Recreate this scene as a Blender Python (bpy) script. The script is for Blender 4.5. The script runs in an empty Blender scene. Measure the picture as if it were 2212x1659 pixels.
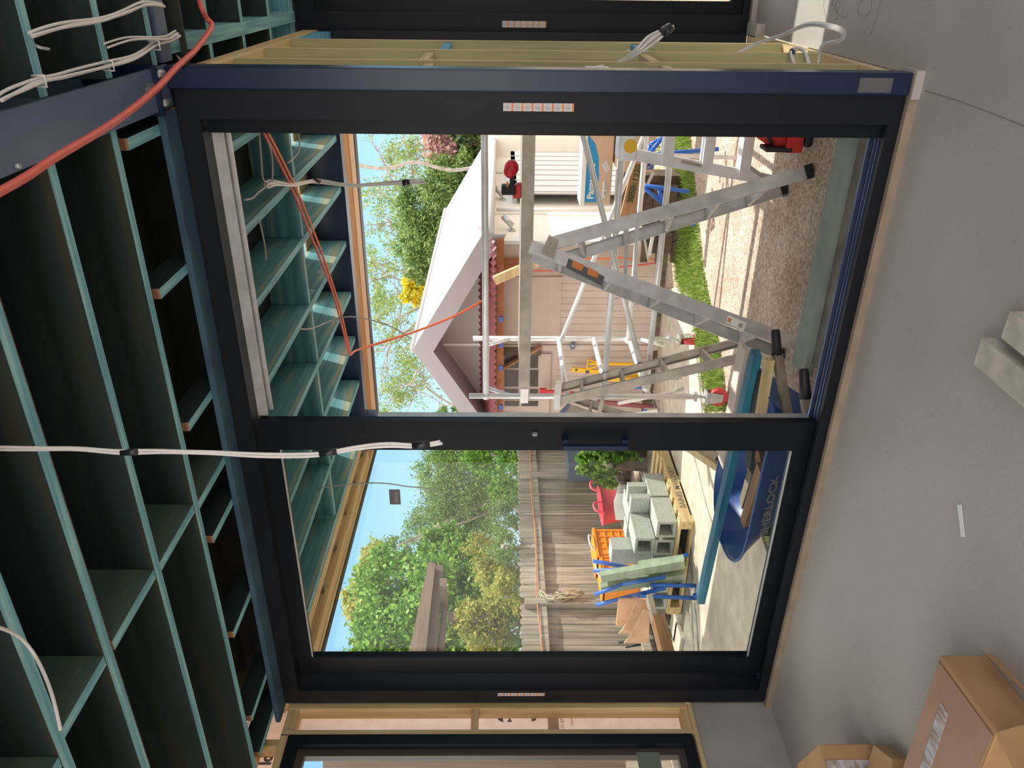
import bpy, bmesh, math, random
import numpy as np
from mathutils import Vector, Matrix
random.seed(7); rng = np.random.default_rng(7)
SC = bpy.context.scene; C = SC.collection
V = Vector; PI = math.pi

# ------------------------------------------------------------------ camera, sky, sun, exposure
F_PX = 1685.0; ROLL = 0.0037; PITCH = 0.0145; YAW = math.atan(900/1685.0); CAM = V((0, 0, 1.5))
_f = V((-math.sin(YAW)*math.cos(PITCH), math.cos(YAW)*math.cos(PITCH), -math.sin(PITCH)))
_r = V((math.cos(YAW), math.sin(YAW), 0)); _u = _r.cross(_f)
R2 = _r*math.cos(ROLL)+_u*math.sin(ROLL); U2 = _u*math.cos(ROLL)-_r*math.sin(ROLL)
cd = bpy.data.cameras.new('camera'); cam = bpy.data.objects.new('camera', cd); C.objects.link(cam)
cd.sensor_fit = 'HORIZONTAL'; cd.sensor_width = 36.0; cd.lens = 36.0*F_PX/2212.0
cd.clip_start = 0.05; cd.clip_end = 400
# the phone was held on its side: the world's up is the picture's left
mx, my, mz = -U2, R2, -_f
cam.matrix_world = Matrix(((mx.x, my.x, mz.x, CAM.x), (mx.y, my.y, mz.y, CAM.y), (mx.z, my.z, mz.z, CAM.z), (0, 0, 0, 1)))
SC.camera = cam
SC.view_settings.view_transform = 'Standard'; SC.view_settings.look = 'None'
SC.view_settings.gamma = 1.0; SC.view_settings.use_curve_mapping = False
SC.view_settings.exposure = 0.60
SUN = V((0.36, 0.42, 0.83)).normalized()
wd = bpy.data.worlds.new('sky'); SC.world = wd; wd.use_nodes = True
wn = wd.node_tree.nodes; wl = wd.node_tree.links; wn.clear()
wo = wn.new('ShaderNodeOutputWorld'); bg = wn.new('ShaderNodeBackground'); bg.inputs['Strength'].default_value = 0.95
tc = wn.new('ShaderNodeTexCoord'); sp = wn.new('ShaderNodeSeparateXYZ'); cr = wn.new('ShaderNodeValToRGB')
wl.new(tc.outputs['Generated'], sp.inputs[0]); wl.new(sp.outputs['Z'], cr.inputs[0])
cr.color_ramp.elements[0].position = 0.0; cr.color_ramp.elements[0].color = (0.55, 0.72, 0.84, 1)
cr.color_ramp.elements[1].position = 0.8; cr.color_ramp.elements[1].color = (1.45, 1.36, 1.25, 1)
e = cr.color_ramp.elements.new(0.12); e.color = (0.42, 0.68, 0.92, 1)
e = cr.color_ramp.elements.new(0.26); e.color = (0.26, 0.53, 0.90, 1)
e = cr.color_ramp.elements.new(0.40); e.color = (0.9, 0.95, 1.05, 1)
# added brightness on the unseen half of the sky, to light the room
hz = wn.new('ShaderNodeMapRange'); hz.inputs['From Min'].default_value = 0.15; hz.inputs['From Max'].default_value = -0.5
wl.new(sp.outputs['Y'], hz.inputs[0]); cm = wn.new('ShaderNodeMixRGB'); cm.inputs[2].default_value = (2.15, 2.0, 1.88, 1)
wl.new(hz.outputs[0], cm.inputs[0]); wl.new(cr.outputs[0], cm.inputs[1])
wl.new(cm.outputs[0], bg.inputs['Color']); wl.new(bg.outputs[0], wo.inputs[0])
sd = bpy.data.lights.new('sun', 'SUN'); sd.energy = 4.2; sd.angle = 0.009; sd.color = (1.0, 0.94, 0.85)
so = bpy.data.objects.new('sun', sd); C.objects.link(so); so.location = (4, 8, 12)
so.rotation_euler = (-SUN).to_track_quat('-Z', 'Y').to_euler()

# ------------------------------------------------------------------ helpers
def ray(x, y): return R2*((829.5-y)/F_PX)+_f-U2*((x-1106)/F_PX)
def P(x, y, ax, val):
    d = ray(x, y); return CAM+d*((val-CAM[ax])/d[ax])
def PP(x, y, p0, n):
    d = ray(x, y); return CAM+d*((V(p0)-CAM).dot(V(n))/d.dot(V(n)))
G = -0.35          # ground outside
ZJ = 2.70          # underside of the ceiling joists
YD = 2.97          # room face of the sliding door frame

def new_mat(name):
    m = bpy.data.materials.new(name); m.use_nodes = True; n = m.node_tree.nodes; n.clear()
    o = n.new('ShaderNodeOutputMaterial'); b = n.new('ShaderNodeBsdfPrincipled'); m.node_tree.links.new(b.outputs[0], o.inputs[0])
    return m, n, m.node_tree.links, b, o
def mat(name, c1, c2=None, scale=8.0, rough=0.6, metal=0.0, stretch=(1, 1, 1), bump=0.0, c3=None, detail=4, spec=0.5, lo=0.35, hi=0.65):
    m, n, l, b, o = new_mat(name); b.inputs['Roughness'].default_value = rough; b.inputs['Metallic'].default_value = metal
    b.inputs['Specular IOR Level'].default_value = spec
    b.inputs['Base Color'].default_value = (*c1, 1)
    if c2 is not None:
        t = n.new('ShaderNodeTexCoord'); mp = n.new('ShaderNodeMapping'); mp.inputs['Scale'].default_value = stretch
        nz = n.new('ShaderNodeTexNoise'); nz.inputs['Scale'].default_value = scale; nz.inputs['Detail'].default_value = detail
        r = n.new('ShaderNodeValToRGB'); r.color_ramp.elements[0].color = (*c1, 1); r.color_ramp.elements[1].color = (*c2, 1)
        r.color_ramp.elements[0].position = lo; r.color_ramp.elements[1].position = hi
        if c3: e = r.color_ramp.elements.new((lo+hi)/2+0.05); e.color = (*c3, 1)
        l.new(t.outputs['Object'], mp.inputs[0]); l.new(mp.outputs[0], nz.inputs[0]); l.new(nz.outputs[0], r.inputs[0]); l.new(r.outputs[0], b.inputs['Base Color'])
        if bump:
            bp = n.new('ShaderNodeBump'); bp.inputs['Strength'].default_value = bump; bp.inputs['Distance'].default_value = 0.01
            l.new(nz.outputs[0], bp.inputs['Height']); l.new(bp.outputs[0], b.inputs['Normal'])
    return m
def grain(ax, k=0.06):
    s = [1, 1, 1]; s['XYZ'.index(ax)] = k; return tuple(s)

MT = {}
def wood3(key, c1, c2, scale=30, rough=0.7, **kw):
    for ax in 'XYZ': MT[key+ax] = mat('%s_grain_%s' % (key, ax.lower()), c1, c2, scale, rough, stretch=grain(ax), **kw)
wood3('pine', (0.52, 0.36, 0.17), (0.72, 0.55, 0.31), 26)
wood3('old', (0.17, 0.13, 0.10), (0.32, 0.26, 0.20), 24)
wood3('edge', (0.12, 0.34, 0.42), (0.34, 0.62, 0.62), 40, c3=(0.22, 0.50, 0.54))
wood3('face', (0.009, 0.020, 0.017), (0.034, 0.036, 0.018), 15, c3=(0.013, 0.030, 0.030), detail=8)  # olive veneer with the dark room's shade put into the colour
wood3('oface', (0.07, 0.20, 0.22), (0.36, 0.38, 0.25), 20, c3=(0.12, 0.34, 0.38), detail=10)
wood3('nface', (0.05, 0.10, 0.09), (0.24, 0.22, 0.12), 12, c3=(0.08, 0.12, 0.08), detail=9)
wood3('brown', (0.14, 0.09, 0.07), (0.20, 0.13, 0.10), 20)
wood3('hardwood', (0.33, 0.17, 0.08), (0.50, 0.28, 0.14), 24)
MT['navyteal'] = mat('dark_blue_stained_plate', (0.03, 0.07, 0.12), (0.05, 0.12, 0.17), 4, 0.7)
MT['deepblue'] = mat('deep_blue_stained_plank', (0.015, 0.10, 0.19), (0.03, 0.20, 0.30), 20, 0.6, stretch=grain('X'))
MT['treated'] = mat('treated_pine_face', (0.27, 0.25, 0.12), (0.42, 0.38, 0.19), 20, 0.7, stretch=grain('Z'))
MT['bluepaint'] = mat('blue_treated_pine', (0.04, 0.25, 0.45), (0.12, 0.42, 0.62), 14, 0.7)
MT['cut'] = mat('cut_ply_end', (0.32, 0.13, 0.06), (0.55, 0.28, 0.15), 60, 0.8, stretch=(0.2, 0.2, 3))
MT['steel'] = mat('grey_primed_steel', (0.10, 0.145, 0.235), (0.12, 0.17, 0.265), 3, 0.42)
MT['navy'] = mat('navy_painted_steel', (0.004, 0.013, 0.045), (0.007, 0.020, 0.06), 3, 0.33)
MT['frame'] = mat('charcoal_powder_coat', (0.009, 0.011, 0.016), None, rough=0.42, spec=0.2)
MT['frame2'] = mat('charcoal_powder_coat_inner', (0.006, 0.008, 0.012), None, rough=0.38, spec=0.2)
MT['alu'] = mat('brushed_aluminium', (0.50, 0.50, 0.50), (0.64, 0.64, 0.63), 12, 0.42, 0.55)
MT['tube'] = mat('scaffold_aluminium', (0.76, 0.76, 0.75), (0.86, 0.86, 0.86), 10, 0.35, 0.25)
MT['dullalu'] = mat('dull_aluminium', (0.36, 0.32, 0.27), (0.48, 0.43, 0.37), 9, 0.5, 0.35)
MT['white'] = mat('white_paint', (0.78, 0.77, 0.74), None, rough=0.5)
MT['cable'] = mat('white_cable_sheath', (0.72, 0.69, 0.66), None, rough=0.4)
MT['gcable'] = mat('grey_cable_sheath', (0.42, 0.40, 0.38), None, rough=0.5)
MT['black'] = mat('black_rubber', (0.012, 0.012, 0.014), None, rough=0.6)
MT['tape'] = mat('black_tape', (0.015, 0.016, 0.02), None, rough=0.3)
MT['redpipe'] = mat('salmon_pipe', (0.72, 0.13, 0.10), None, rough=0.45)
MT['orangepipe'] = mat('orange_pipe', (0.85, 0.20, 0.06), None, rough=0.4)
MT['card'] = mat('cardboard', (0.40, 0.23, 0.11), (0.46, 0.28, 0.14), 6, 0.8)
MT['card_in'] = mat('cardboard_panel', (0.36, 0.21, 0.14), (0.42, 0.25, 0.17), 5, 0.7)
MT['ltcard'] = mat('pale_carton', (0.55, 0.40, 0.28), (0.60, 0.45, 0.33), 5, 0.8)
MT['cltape'] = mat('clear_packing_tape', (0.62, 0.60, 0.66), (0.30, 0.22, 0.16), 40, 0.08, stretch=(1, 0.3, 1))
MT['orange'] = mat('orange_plastic', (0.95, 0.30, 0.02), None, rough=0.4)
MT['pink'] = mat('pink_rubber', (0.92, 0.10, 0.16), None, rough=0.45)
MT['blue'] = mat('blue_enamel', (0.02, 0.13, 0.55), None, rough=0.4)
MT['barrow'] = mat('blue_barrow_tray', (0.018, 0.075, 0.30), (0.025, 0.10, 0.36), 3, 0.4)
MT['red'] = mat('red_plastic', (0.60, 0.02, 0.03), None, rough=0.4)
MT['redcloth'] = mat('red_canvas', (0.45, 0.02, 0.015), (0.55, 0.03, 0.02), 20, 0.8)
MT['wheelred'] = mat('red_tyre', (0.62, 0.06, 0.07), None, rough=0.5)
MT['yellow'] = mat('yellow_paint', (0.85, 0.50, 0.02), None, rough=0.4)
MT['block'] = mat('concrete_block', (0.37, 0.39, 0.36), (0.46, 0.48, 0.44), 60, 0.9, bump=0.3)
MT['ylime'] = mat('lime_string', (0.62, 0.80, 0.03), None, rough=0.6)
MT['sticker'] = mat('white_sticker', (0.60, 0.56, 0.56), None, rough=0.4)
MT['stickerorange'] = mat('orange_sticker', (0.75, 0.22, 0.05), None, rough=0.5)
MT['print'] = mat('dark_print', (0.10, 0.10, 0.11), None, rough=0.6)
MT['greyprint'] = mat('grey_print', (0.20, 0.17, 0.18), None, rough=0.7)
MT['terra'] = mat('bent_plywood', (0.62, 0.36, 0.22), (0.70, 0.45, 0.30), 10, 0.8)
MT['rope'] = mat('old_rope', (0.45, 0.38, 0.28), (0.62, 0.55, 0.42), 50, 0.9)
MT['roofw'] = mat('white_roof_sheet', (0.47, 0.46, 0.46), None, rough=0.5)
MT['bargeg'] = mat('grey_barge', (0.34, 0.31, 0.33), None, rough=0.6)
MT['shedwall'] = mat('pale_pink_board', (0.56, 0.46, 0.40), (0.62, 0.52, 0.46), 4, 0.7)
MT['cream'] = mat('cream_render', (0.82, 0.79, 0.71), (0.86, 0.83, 0.76), 3, 0.8)
MT['gable'] = mat('grey_gable_sheet', (0.40, 0.36, 0.33), (0.45, 0.41, 0.38), 3, 0.8)
MT['mauve'] = mat('maroon_awning', (0.30, 0.10, 0.11), None, rough=0.5)
MT['rust'] = mat('brown_beam', (0.28, 0.09, 0.04), (0.38, 0.14, 0.06), 12, 0.7)
MT['darkpane'] = mat('dark_textured_glass', (0.05, 0.04, 0.035), (0.13, 0.11, 0.09), 90, 0.25)
MT['brick'] = mat('dark_brick', (0.09, 0.06, 0.045), (0.16, 0.11, 0.08), 20, 0.9)
MT['soil'] = mat('dark_soil', (0.10, 0.08, 0.06), (0.18, 0.14, 0.10), 12, 0.95)
MT['bark'] = mat('grey_bark', (0.28, 0.24, 0.21), (0.42, 0.38, 0.34), 10, 0.9)

def floor_mat():
    m, n, l, b, o = new_mat('polished_slab'); t = n.new('ShaderNodeTexCoord')
    a = n.new('ShaderNodeTexNoise'); a.inputs['Scale'].default_value = 1.3; a.inputs['Detail'].default_value = 8
    r = n.new('ShaderNodeValToRGB'); r.color_ramp.elements[0].position = .3; r.color_ramp.elements[1].position = .7
    r.color_ramp.elements[0].color = (0.37, 0.335, 0.315, 1); r.color_ramp.elements[1].color = (0.46, 0.42, 0.395, 1)
    v = n.new('ShaderNodeTexNoise'); v.inputs['Scale'].default_value = 60; v.inputs['Detail'].default_value = 3
    r2 = n.new('ShaderNodeValToRGB'); r2.color_ramp.elements[0].position = .24; r2.color_ramp.elements[1].position = .30
    r2.color_ramp.elements[0].color = (0.35, 0.33, 0.32, 1); r2.color_ramp.elements[1].color = (1, 1, 1, 1)
    mi = n.new('ShaderNodeMixRGB'); mi.blend_type = 'MULTIPLY'; mi.inputs[0].default_value = 1
    for q in (a, v): l.new(t.outputs['Object'], q.inputs[0])
    l.new(a.outputs[0], r.inputs[0]); l.new(v.outputs[0], r2.inputs[0]); l.new(r.outputs[0], mi.inputs[1]); l.new(r2.outputs[0], mi.inputs[2])
    l.new(mi.outputs[0], b.inputs['Base Color']); b.inputs['Roughness'].default_value = 0.55
    bp = n.new('ShaderNodeBump'); bp.inputs['Strength'].default_value = .08; bp.inputs['Distance'].default_value = .01
    l.new(v.outputs[0], bp.inputs['Height']); l.new(bp.outputs[0], b.inputs['Normal'])
    return m
MT['slab'] = floor_mat()
def gravel_mat():
    m, n, l, b, o = new_mat('sandy_gravel'); t = n.new('ShaderNodeTexCoord')
    v = n.new('ShaderNodeTexVoronoi'); v.inputs['Scale'].default_value = 55
    r = n.new('ShaderNodeValToRGB'); r.color_ramp.elements[0].color = (0.36, 0.28, 0.22, 1); r.color_ramp.elements[1].color = (0.66, 0.57, 0.48, 1)
    a = n.new('ShaderNodeTexNoise'); a.inputs['Scale'].default_value = 2.5; a.inputs['Detail'].default_value = 6
    r2 = n.new('ShaderNodeValToRGB'); r2.color_ramp.elements[0].position = .35; r2.color_ramp.elements[1].position = .65
    r2.color_ramp.elements[0].color = (0.80, 0.72, 0.66, 1); r2.color_ramp.elements[1].color = (1, 1, 1, 1)
    mi = n.new('ShaderNodeMixRGB'); mi.blend_type = 'MULTIPLY'; mi.inputs[0].default_value = 1
    sx = n.new('ShaderNodeSeparateColor')
    l.new(t.outputs['Object'], v.inputs[0]); l.new(t.outputs['Object'], a.inputs[0]); l.new(v.outputs['Color'], sx.inputs[0]); l.new(sx.outputs[0], r.inputs[0])
    l.new(a.outputs[0], r2.inputs[0]); l.new(r.outputs[0], mi.inputs[1]); l.new(r2.outputs[0], mi.inputs[2]); l.new(mi.outputs[0], b.inputs['Base Color'])
    bp = n.new('ShaderNodeBump'); bp.inputs['Strength'].default_value = .6; bp.inputs['Distance'].default_value = .012; bp.invert = True
    l.new(v.outputs['Distance'], bp.inputs['Height']); l.new(bp.outputs[0], b.inputs['Normal']); b.inputs['Roughness'].default_value = .95
    return m
MT['gravel'] = gravel_mat()
MT['path'] = mat('pale_concrete_path', (0.42, 0.37, 0.30), (0.54, 0.48, 0.40), 7, 0.9, detail=8)
MT['old_slab'] = mat('mossy_concrete', (0.13, 0.12, 0.10), (0.26, 0.24, 0.20), 6, 0.9, detail=8)
MT['palings'] = mat('weathered_palings', (0.23, 0.19, 0.155), (0.45, 0.385, 0.32), 9, 0.9, stretch=(1, 3, 0.15), detail=6)
def vary(m, lo, hi):
    n = m.node_tree.nodes; l = m.node_tree.links; b = next(q for q in n if q.type == 'BSDF_PRINCIPLED'); src = b.inputs['Base Color'].links[0].from_socket
    g = n.new('ShaderNodeNewGeometry'); mr = n.new('ShaderNodeMapRange'); mr.inputs['To Min'].default_value = lo; mr.inputs['To Max'].default_value = hi; l.new(g.outputs['Random Per Island'], mr.inputs[0])
    cb = n.new('ShaderNodeCombineColor'); [l.new(mr.outputs[0], cb.inputs[i]) for i in range(3)]; mi = n.new('ShaderNodeMixRGB'); mi.blend_type = 'MULTIPLY'; mi.inputs[0].default_value = 1
    l.new(src, mi.inputs[1]); l.new(cb.outputs[0], mi.inputs[2]); l.new(mi.outputs[0], b.inputs['Base Color'])
vary(MT['palings'], .72, 1.18); vary(MT['shedwall'], .93, 1.03); vary(MT['brick'], .7, 1.2)
MT['upstand'] = mat('rendered_upstand', (0.34, 0.33, 0.30), (0.40, 0.39, 0.36), 4, 0.8)

def leaf_mat(name, cols):
    m, n, l, b, o = new_mat(name); g = n.new('ShaderNodeNewGeometry'); r = n.new('ShaderNodeValToRGB')
    els = r.color_ramp.elements; els[0].color = (*cols[0], 1); els[1].color = (*cols[-1], 1)
    for i, c in enumerate(cols[1:-1]): e = els.new((i+1)/(len(cols)-1)); e.color = (*c, 1)
    l.new(g.outputs['Random Per Island'], r.inputs[0]); l.new(r.outputs[0], b.inputs['Base Color']); b.inputs['Roughness'].default_value = .55
    tr = n.new('ShaderNodeBsdfTranslucent'); l.new(r.outputs[0], tr.inputs[0]); mx_ = n.new('ShaderNodeMixShader'); mx_.inputs[0].default_value = .28
    l.new(b.outputs[0], mx_.inputs[1]); l.new(tr.outputs[0], mx_.inputs[2]); l.new(mx_.outputs[0], o.inputs[0]); return m
MT['leafA'] = leaf_mat('glossy_green_leaves', [(0.04, 0.13, 0.015), (0.13, 0.30, 0.03), (0.34, 0.52, 0.10)])
MT['leafB'] = leaf_mat('feathery_green_leaves', [(0.05, 0.12, 0.03), (0.16, 0.28, 0.07), (0.36, 0.48, 0.17)])
MT['leafC'] = leaf_mat('yellow_green_leaves', [(0.20, 0.24, 0.04), (0.42, 0.42, 0.08), (0.60, 0.52, 0.16)])
MT['leafD'] = leaf_mat('gum_leaves', [(0.10, 0.20, 0.06), (0.22, 0.34, 0.08), (0.42, 0.46, 0.10)])
MT['leafE'] = leaf_mat('dark_green_leaves', [(0.03, 0.07, 0.02), (0.08, 0.13, 0.03), (0.16, 0.20, 0.04)])
MT['leafP'] = leaf_mat('pink_blossom', [(0.45, 0.22, 0.22), (0.62, 0.34, 0.38), (0.70, 0.50, 0.42), (0.35, 0.28, 0.16)])
MT['leafY'] = leaf_mat('wattle_blossom', [(0.55, 0.45, 0.02), (0.80, 0.62, 0.02), (0.35, 0.38, 0.06)])
MT['grass'] = leaf_mat('grass_blades', [(0.10, 0.18, 0.03), (0.22, 0.36, 0.05), (0.46, 0.56, 0.14)])

def glass_mat():
    m, n, l, b, o = new_mat('clear_glass'); tr = n.new('ShaderNodeBsdfTransparent'); tr.inputs[0].default_value = (0.90, 0.93, 0.91, 1)
    gl = n.new('ShaderNodeBsdfGlossy'); gl.inputs['Roughness'].default_value = 0.0; fw = n.new('ShaderNodeLayerWeight'); fw.inputs[0].default_value = .5
    pw = n.new('ShaderNodeMath'); pw.operation = 'POWER'; pw.inputs[1].default_value = 5; l.new(fw.outputs['Facing'], pw.inputs[0])
    fr = n.new('ShaderNodeMath'); fr.operation = 'MULTIPLY_ADD'; fr.inputs[1].default_value = .9; fr.inputs[2].default_value = .018; l.new(pw.outputs[0], fr.inputs[0])
    x = n.new('ShaderNodeMixShader'); l.new(fr.outputs[0], x.inputs[0]); l.new(tr.outputs[0], x.inputs[1]); l.new(gl.outputs[0], x.inputs[2]); l.new(x.outputs[0], o.inputs[0]); return m
MT['glass'] = glass_mat()
def wrap_mat():
    m, n, l, b, o = new_mat('pink_building_wrap'); t = n.new('ShaderNodeTexCoord'); nz = n.new('ShaderNodeTexNoise'); nz.inputs['Scale'].default_value = 14
    r = n.new('ShaderNodeValToRGB'); r.color_ramp.elements[0].color = (0.74, 0.63, 0.57, 1); r.color_ramp.elements[1].color = (0.92, 0.83, 0.78, 1)
    l.new(t.outputs['Object'], nz.inputs[0]); l.new(nz.outputs[0], r.inputs[0]); tr = n.new('ShaderNodeBsdfTranslucent')
    l.new(r.outputs[0], tr.inputs[0]); l.new(r.outputs[0], b.inputs['Base Color']); b.inputs['Roughness'].default_value = .8
    x = n.new('ShaderNodeMixShader'); x.inputs[0].default_value = .75; l.new(b.outputs[0], x.inputs[1]); l.new(tr.outputs[0], x.inputs[2]); l.new(x.outputs[0], o.inputs[0]); return m
MT['wrap'] = wrap_mat()

class MB:
    def __init__(s): s.v = []; s.f = []; s.m = []; s.sm = []
    def add(s, vs, fs, mi=0, smooth=False):
        k = len(s.v); s.v += [V(q) for q in vs]; s.f += [tuple(i+k for i in f) for f in fs]; s.m += [mi]*len(fs); s.sm += [smooth]*len(fs); return s
    def hexa(s, q, mi=0):   # 8 points: bottom 4, top 4
        return s.add(q, [(3, 2, 1, 0), (4, 5, 6, 7), (0, 1, 5, 4), (1, 2, 6, 5), (2, 3, 7, 6), (3, 0, 4, 7)], mi)
    def box(s, x0, x1, y0, y1, z0, z1, mi=0):
        x0, x1 = sorted((x0, x1)); y0, y1 = sorted((y0, y1)); z0, z1 = sorted((z0, z1))
        return s.hexa([(x0, y0, z0), (x1, y0, z0), (x1, y1, z0), (x0, y1, z0), (x0, y0, z1), (x1, y0, z1), (x1, y1, z1), (x0, y1, z1)], mi)
    def bar(s, p, q, w, h, up=(0, 0, 1), mi=0, w2=None, h2=None):
        p = V(p); q = V(q); d = (q-p).normalized(); u = V(up); a = d.cross(u)
        if a.length < 1e-4: a = d.cross(V((1, 0, 0)))
        a.normalize(); b = a.cross(d).normalized(); w2 = w2 or w; h2 = h2 or h
        c = lambda o, W, H: [o-a*W/2-b*H/2, o+a*W/2-b*H/2, o+a*W/2+b*H/2, o-a*W/2+b*H/2]
        A = c(p, w, h); B = c(q, w2, h2)
        return s.add(A+B, [(3, 2, 1, 0), (4, 5, 6, 7), (0, 1, 5, 4), (1, 2, 6, 5), (2, 3, 7, 6), (3, 0, 4, 7)], mi)
    def tube(s, pts, r, n=10, mi=0, smooth=True):
        pts = [V(q) for q in pts]; N = len(pts); rs = r if isinstance(r, (list, tuple)) else [r]*N
        vs = []; prev = None
        for i, p in enumerate(pts):
            d = (pts[min(i+1, N-1)]-pts[max(i-1, 0)]).normalized()
            if prev is None: a = d.orthogonal().normalized()
            else: a = (prev-d*prev.dot(d)); a = a.normalized() if a.length > 1e-6 else d.orthogonal().normalized()
            prev = a; b = d.cross(a)
            for k in range(n): t = 2*PI*k/n; vs.append(p+(a*math.cos(t)+b*math.sin(t))*rs[i])
        fs = []
        for i in range(N-1):
            for k in range(n): k2 = (k+1) % n; fs.append((i*n+k, i*n+k2, (i+1)*n+k2, (i+1)*n+k))
        s.add(vs, fs, mi, smooth)
        k = len(s.v)-len(vs); s.f += [tuple(k+j for j in range(n-1, -1, -1)), tuple(k+(N-1)*n+j for j in range(n))]; s.m += [mi]*2; s.sm += [False]*2; return s
    def cyl(s, p, q, r, n=16, mi=0, r2=None): return s.tube([p, q], [r, r2 if r2 is not None else r], n, mi)
    def prism(s, poly, vec, mi=0):
        n = len(poly); poly = [V(q) for q in poly]; vec = V(vec); top = [q+vec for q in poly]
        return s.add(poly+top, [tuple(range(n-1, -1, -1)), tuple(range(n, 2*n))]+[(i, (i+1) % n, n+(i+1) % n, n+i) for i in range(n)], mi)
    def sphere(s, c, r, n=12, mi=0, sc=(1, 1, 1)):
        c = V(c); vs = []; fs = []; m = n//2
        for i in range(m+1):
            for k in range(n):
                a = PI*i/m; t = 2*PI*k/n; vs.append(c+V((math.sin(a)*math.cos(t)*sc[0], math.sin(a)*math.sin(t)*sc[1], math.cos(a)*sc[2]))*r)
        for i in range(m):
            for k in range(n): fs.append((i*n+k, (i+1)*n+k, (i+1)*n+(k+1) % n, i*n+(k+1) % n))
        return s.add(vs, fs, mi, True)
    def build(s, name, mats, parent=None, bevel=0.0, fix=True):
        if not isinstance(mats, (list, tuple)): mats = [mats]
        if parent is None:
            xs = [q.x for q in s.v]; ys = [q.y for q in s.v]; zs = [q.z for q in s.v]; base = V(((min(xs)+max(xs))/2, (min(ys)+max(ys))/2, min(zs)))
        else: base = V(parent['org'])
        me = bpy.data.meshes.new(name); me.from_pydata([tuple(q-base) for q in s.v], [], s.f)
        for m_ in mats: me.materials.append(MT[m_] if isinstance(m_, str) else m_)
        for i, p in enumerate(me.polygons): p.material_index = s.m[i]; p.use_smooth = s.sm[i]
        if fix:
            bm = bmesh.new(); bm.from_mesh(me); bmesh.ops.recalc_face_normals(bm, faces=bm.faces); bm.to_mesh(me); bm.free()
        o = bpy.data.objects.new(name, me); C.objects.link(o)
        if parent is None: o.location = base
        else: o.parent = parent
        o['org'] = [base.x, base.y, base.z]
        if bevel:
            b = o.modifiers.new('bevel', 'BEVEL'); b.width = bevel; b.segments = 2; b.limit_method = 'ANGLE'
        return o
def tag(o, label=None, cat=None, group=None, kind=None):
    if label: o['label'] = label
    if cat: o['category'] = cat
    if group: o['group'] = group
    if kind: o['kind'] = kind
    return o
def thing(name, loc, label=None, cat=None, group=None, kind=None):
    o = bpy.data.objects.new(name, None); C.objects.link(o); o.location = loc; o.empty_display_size = .1
    o['org'] = list(loc); return tag(o, label, cat, group, kind)
def text(body, at, xdir, updir, h, m, parent=None, name='lettering', depth=0.0008, bold=0.0, mirror=False, align='LEFT'):
    cu = bpy.data.curves.new(name, 'FONT'); cu.body = body; cu.size = h/0.7; cu.extrude = depth; cu.offset = bold; cu.align_x = align
    t = bpy.data.objects.new(name+'_src', cu); C.objects.link(t); bpy.context.view_layer.update()
    me = bpy.data.meshes.new_from_object(t.evaluated_get(bpy.context.evaluated_depsgraph_get())); bpy.data.objects.remove(t)
    x = V(xdir).normalized(); y = V(updir); y = (y-x*y.dot(x)).normalized(); z = x.cross(y); base = V(parent['org']) if parent else V((0, 0, 0))
    for vtx in me.vertices:
        c = vtx.co.copy(); cx = -c.x if mirror else c.x; vtx.co = V(at)+x*cx+y*c.y+z*c.z-base
    me.materials.clear(); me.materials.append(MT[m]); me.name = name
    o = bpy.data.objects.new(name, me); C.objects.link(o)
    if parent: o.parent = parent
    o['org'] = list(base); return o
def dup(root, off, label=None, group=None, rotz=None):
    r = root.copy(); C.objects.link(r); r.location = V(root.location)+V(off)
    if rotz is not None: r.rotation_euler.z = rotz
    if label: r['label'] = label
    if group: r['group'] = group
    for ch in list(root.children):
        c = ch.copy(); C.objects.link(c); c.parent = r
        for g in list(ch.children):
            d = g.copy(); C.objects.link(d); d.parent = c
    return r
def smoothpath(pts, n=6):
    pts = [V(q) for q in pts]; out = []
    for i in range(len(pts)-1):
        p0 = pts[max(i-1, 0)]; p1 = pts[i]; p2 = pts[i+1]; p3 = pts[min(i+2, len(pts)-1)]
        for k in range(n):
            t = k/n; out.append(0.5*((2*p1)+(p2-p0)*t+(2*p0-5*p1+4*p2-p3)*t*t+(3*p1-p0-3*p2+p3)*t**3))
    return out+[pts[-1]]

# ------------------------------------------------------------------ room shell
def S(o): return tag(o, kind='structure')
S(MB().prism([(-3.6, -3.2, -.1), (4, -3.2, -.1), (4, 5.1, -.1), (-.33, 5.1, -.1), (-.33, 2.985, -.1), (-3.6, 2.985, -.1)], (0, 0, .1)).build('floor', 'slab'))
MT['dark_ceiling'] = mat('dark_roof_sarking', (0.018, 0.022, 0.020), (0.03, 0.034, 0.028), 5, 0.9)
S(MB().box(-3.8, 4.3, -.9, 5.25, 2.945, 2.965).build('ceiling', 'dark_ceiling'))
wl_ = MB().box(-3.8, -3.6, -3.2, 2.985, G, .44)
wl_.box(-3.69, -3.6, -3.2, 0.4, .44, 2.7)
wall_left = S(wl_.build('wall_left', 'upstand'))
S(MB().box(-3.8, 4.2, -3.4, -3.2, 0, .9).build('wall_back', 'upstand'))
S(MB().box(4.0, 4.2, -3.2, -1.0, 0, 2.7).box(4.0, 4.2, 1.6, 5.1, 0, 2.7).build('wall_right', 'upstand'))
S(MB().box(-3.6, -.32, 2.945, 2.985, 0, .032).build('trim_1', mat('sandy_door_hob', (0.26, 0.20, 0.145), (0.32, 0.255, 0.19), 9, 0.9)))
S(MB().box(-3.66, -3.585, 0.4, 2.97, .44, .462).build('trim_2', 'pineY'))
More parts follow.
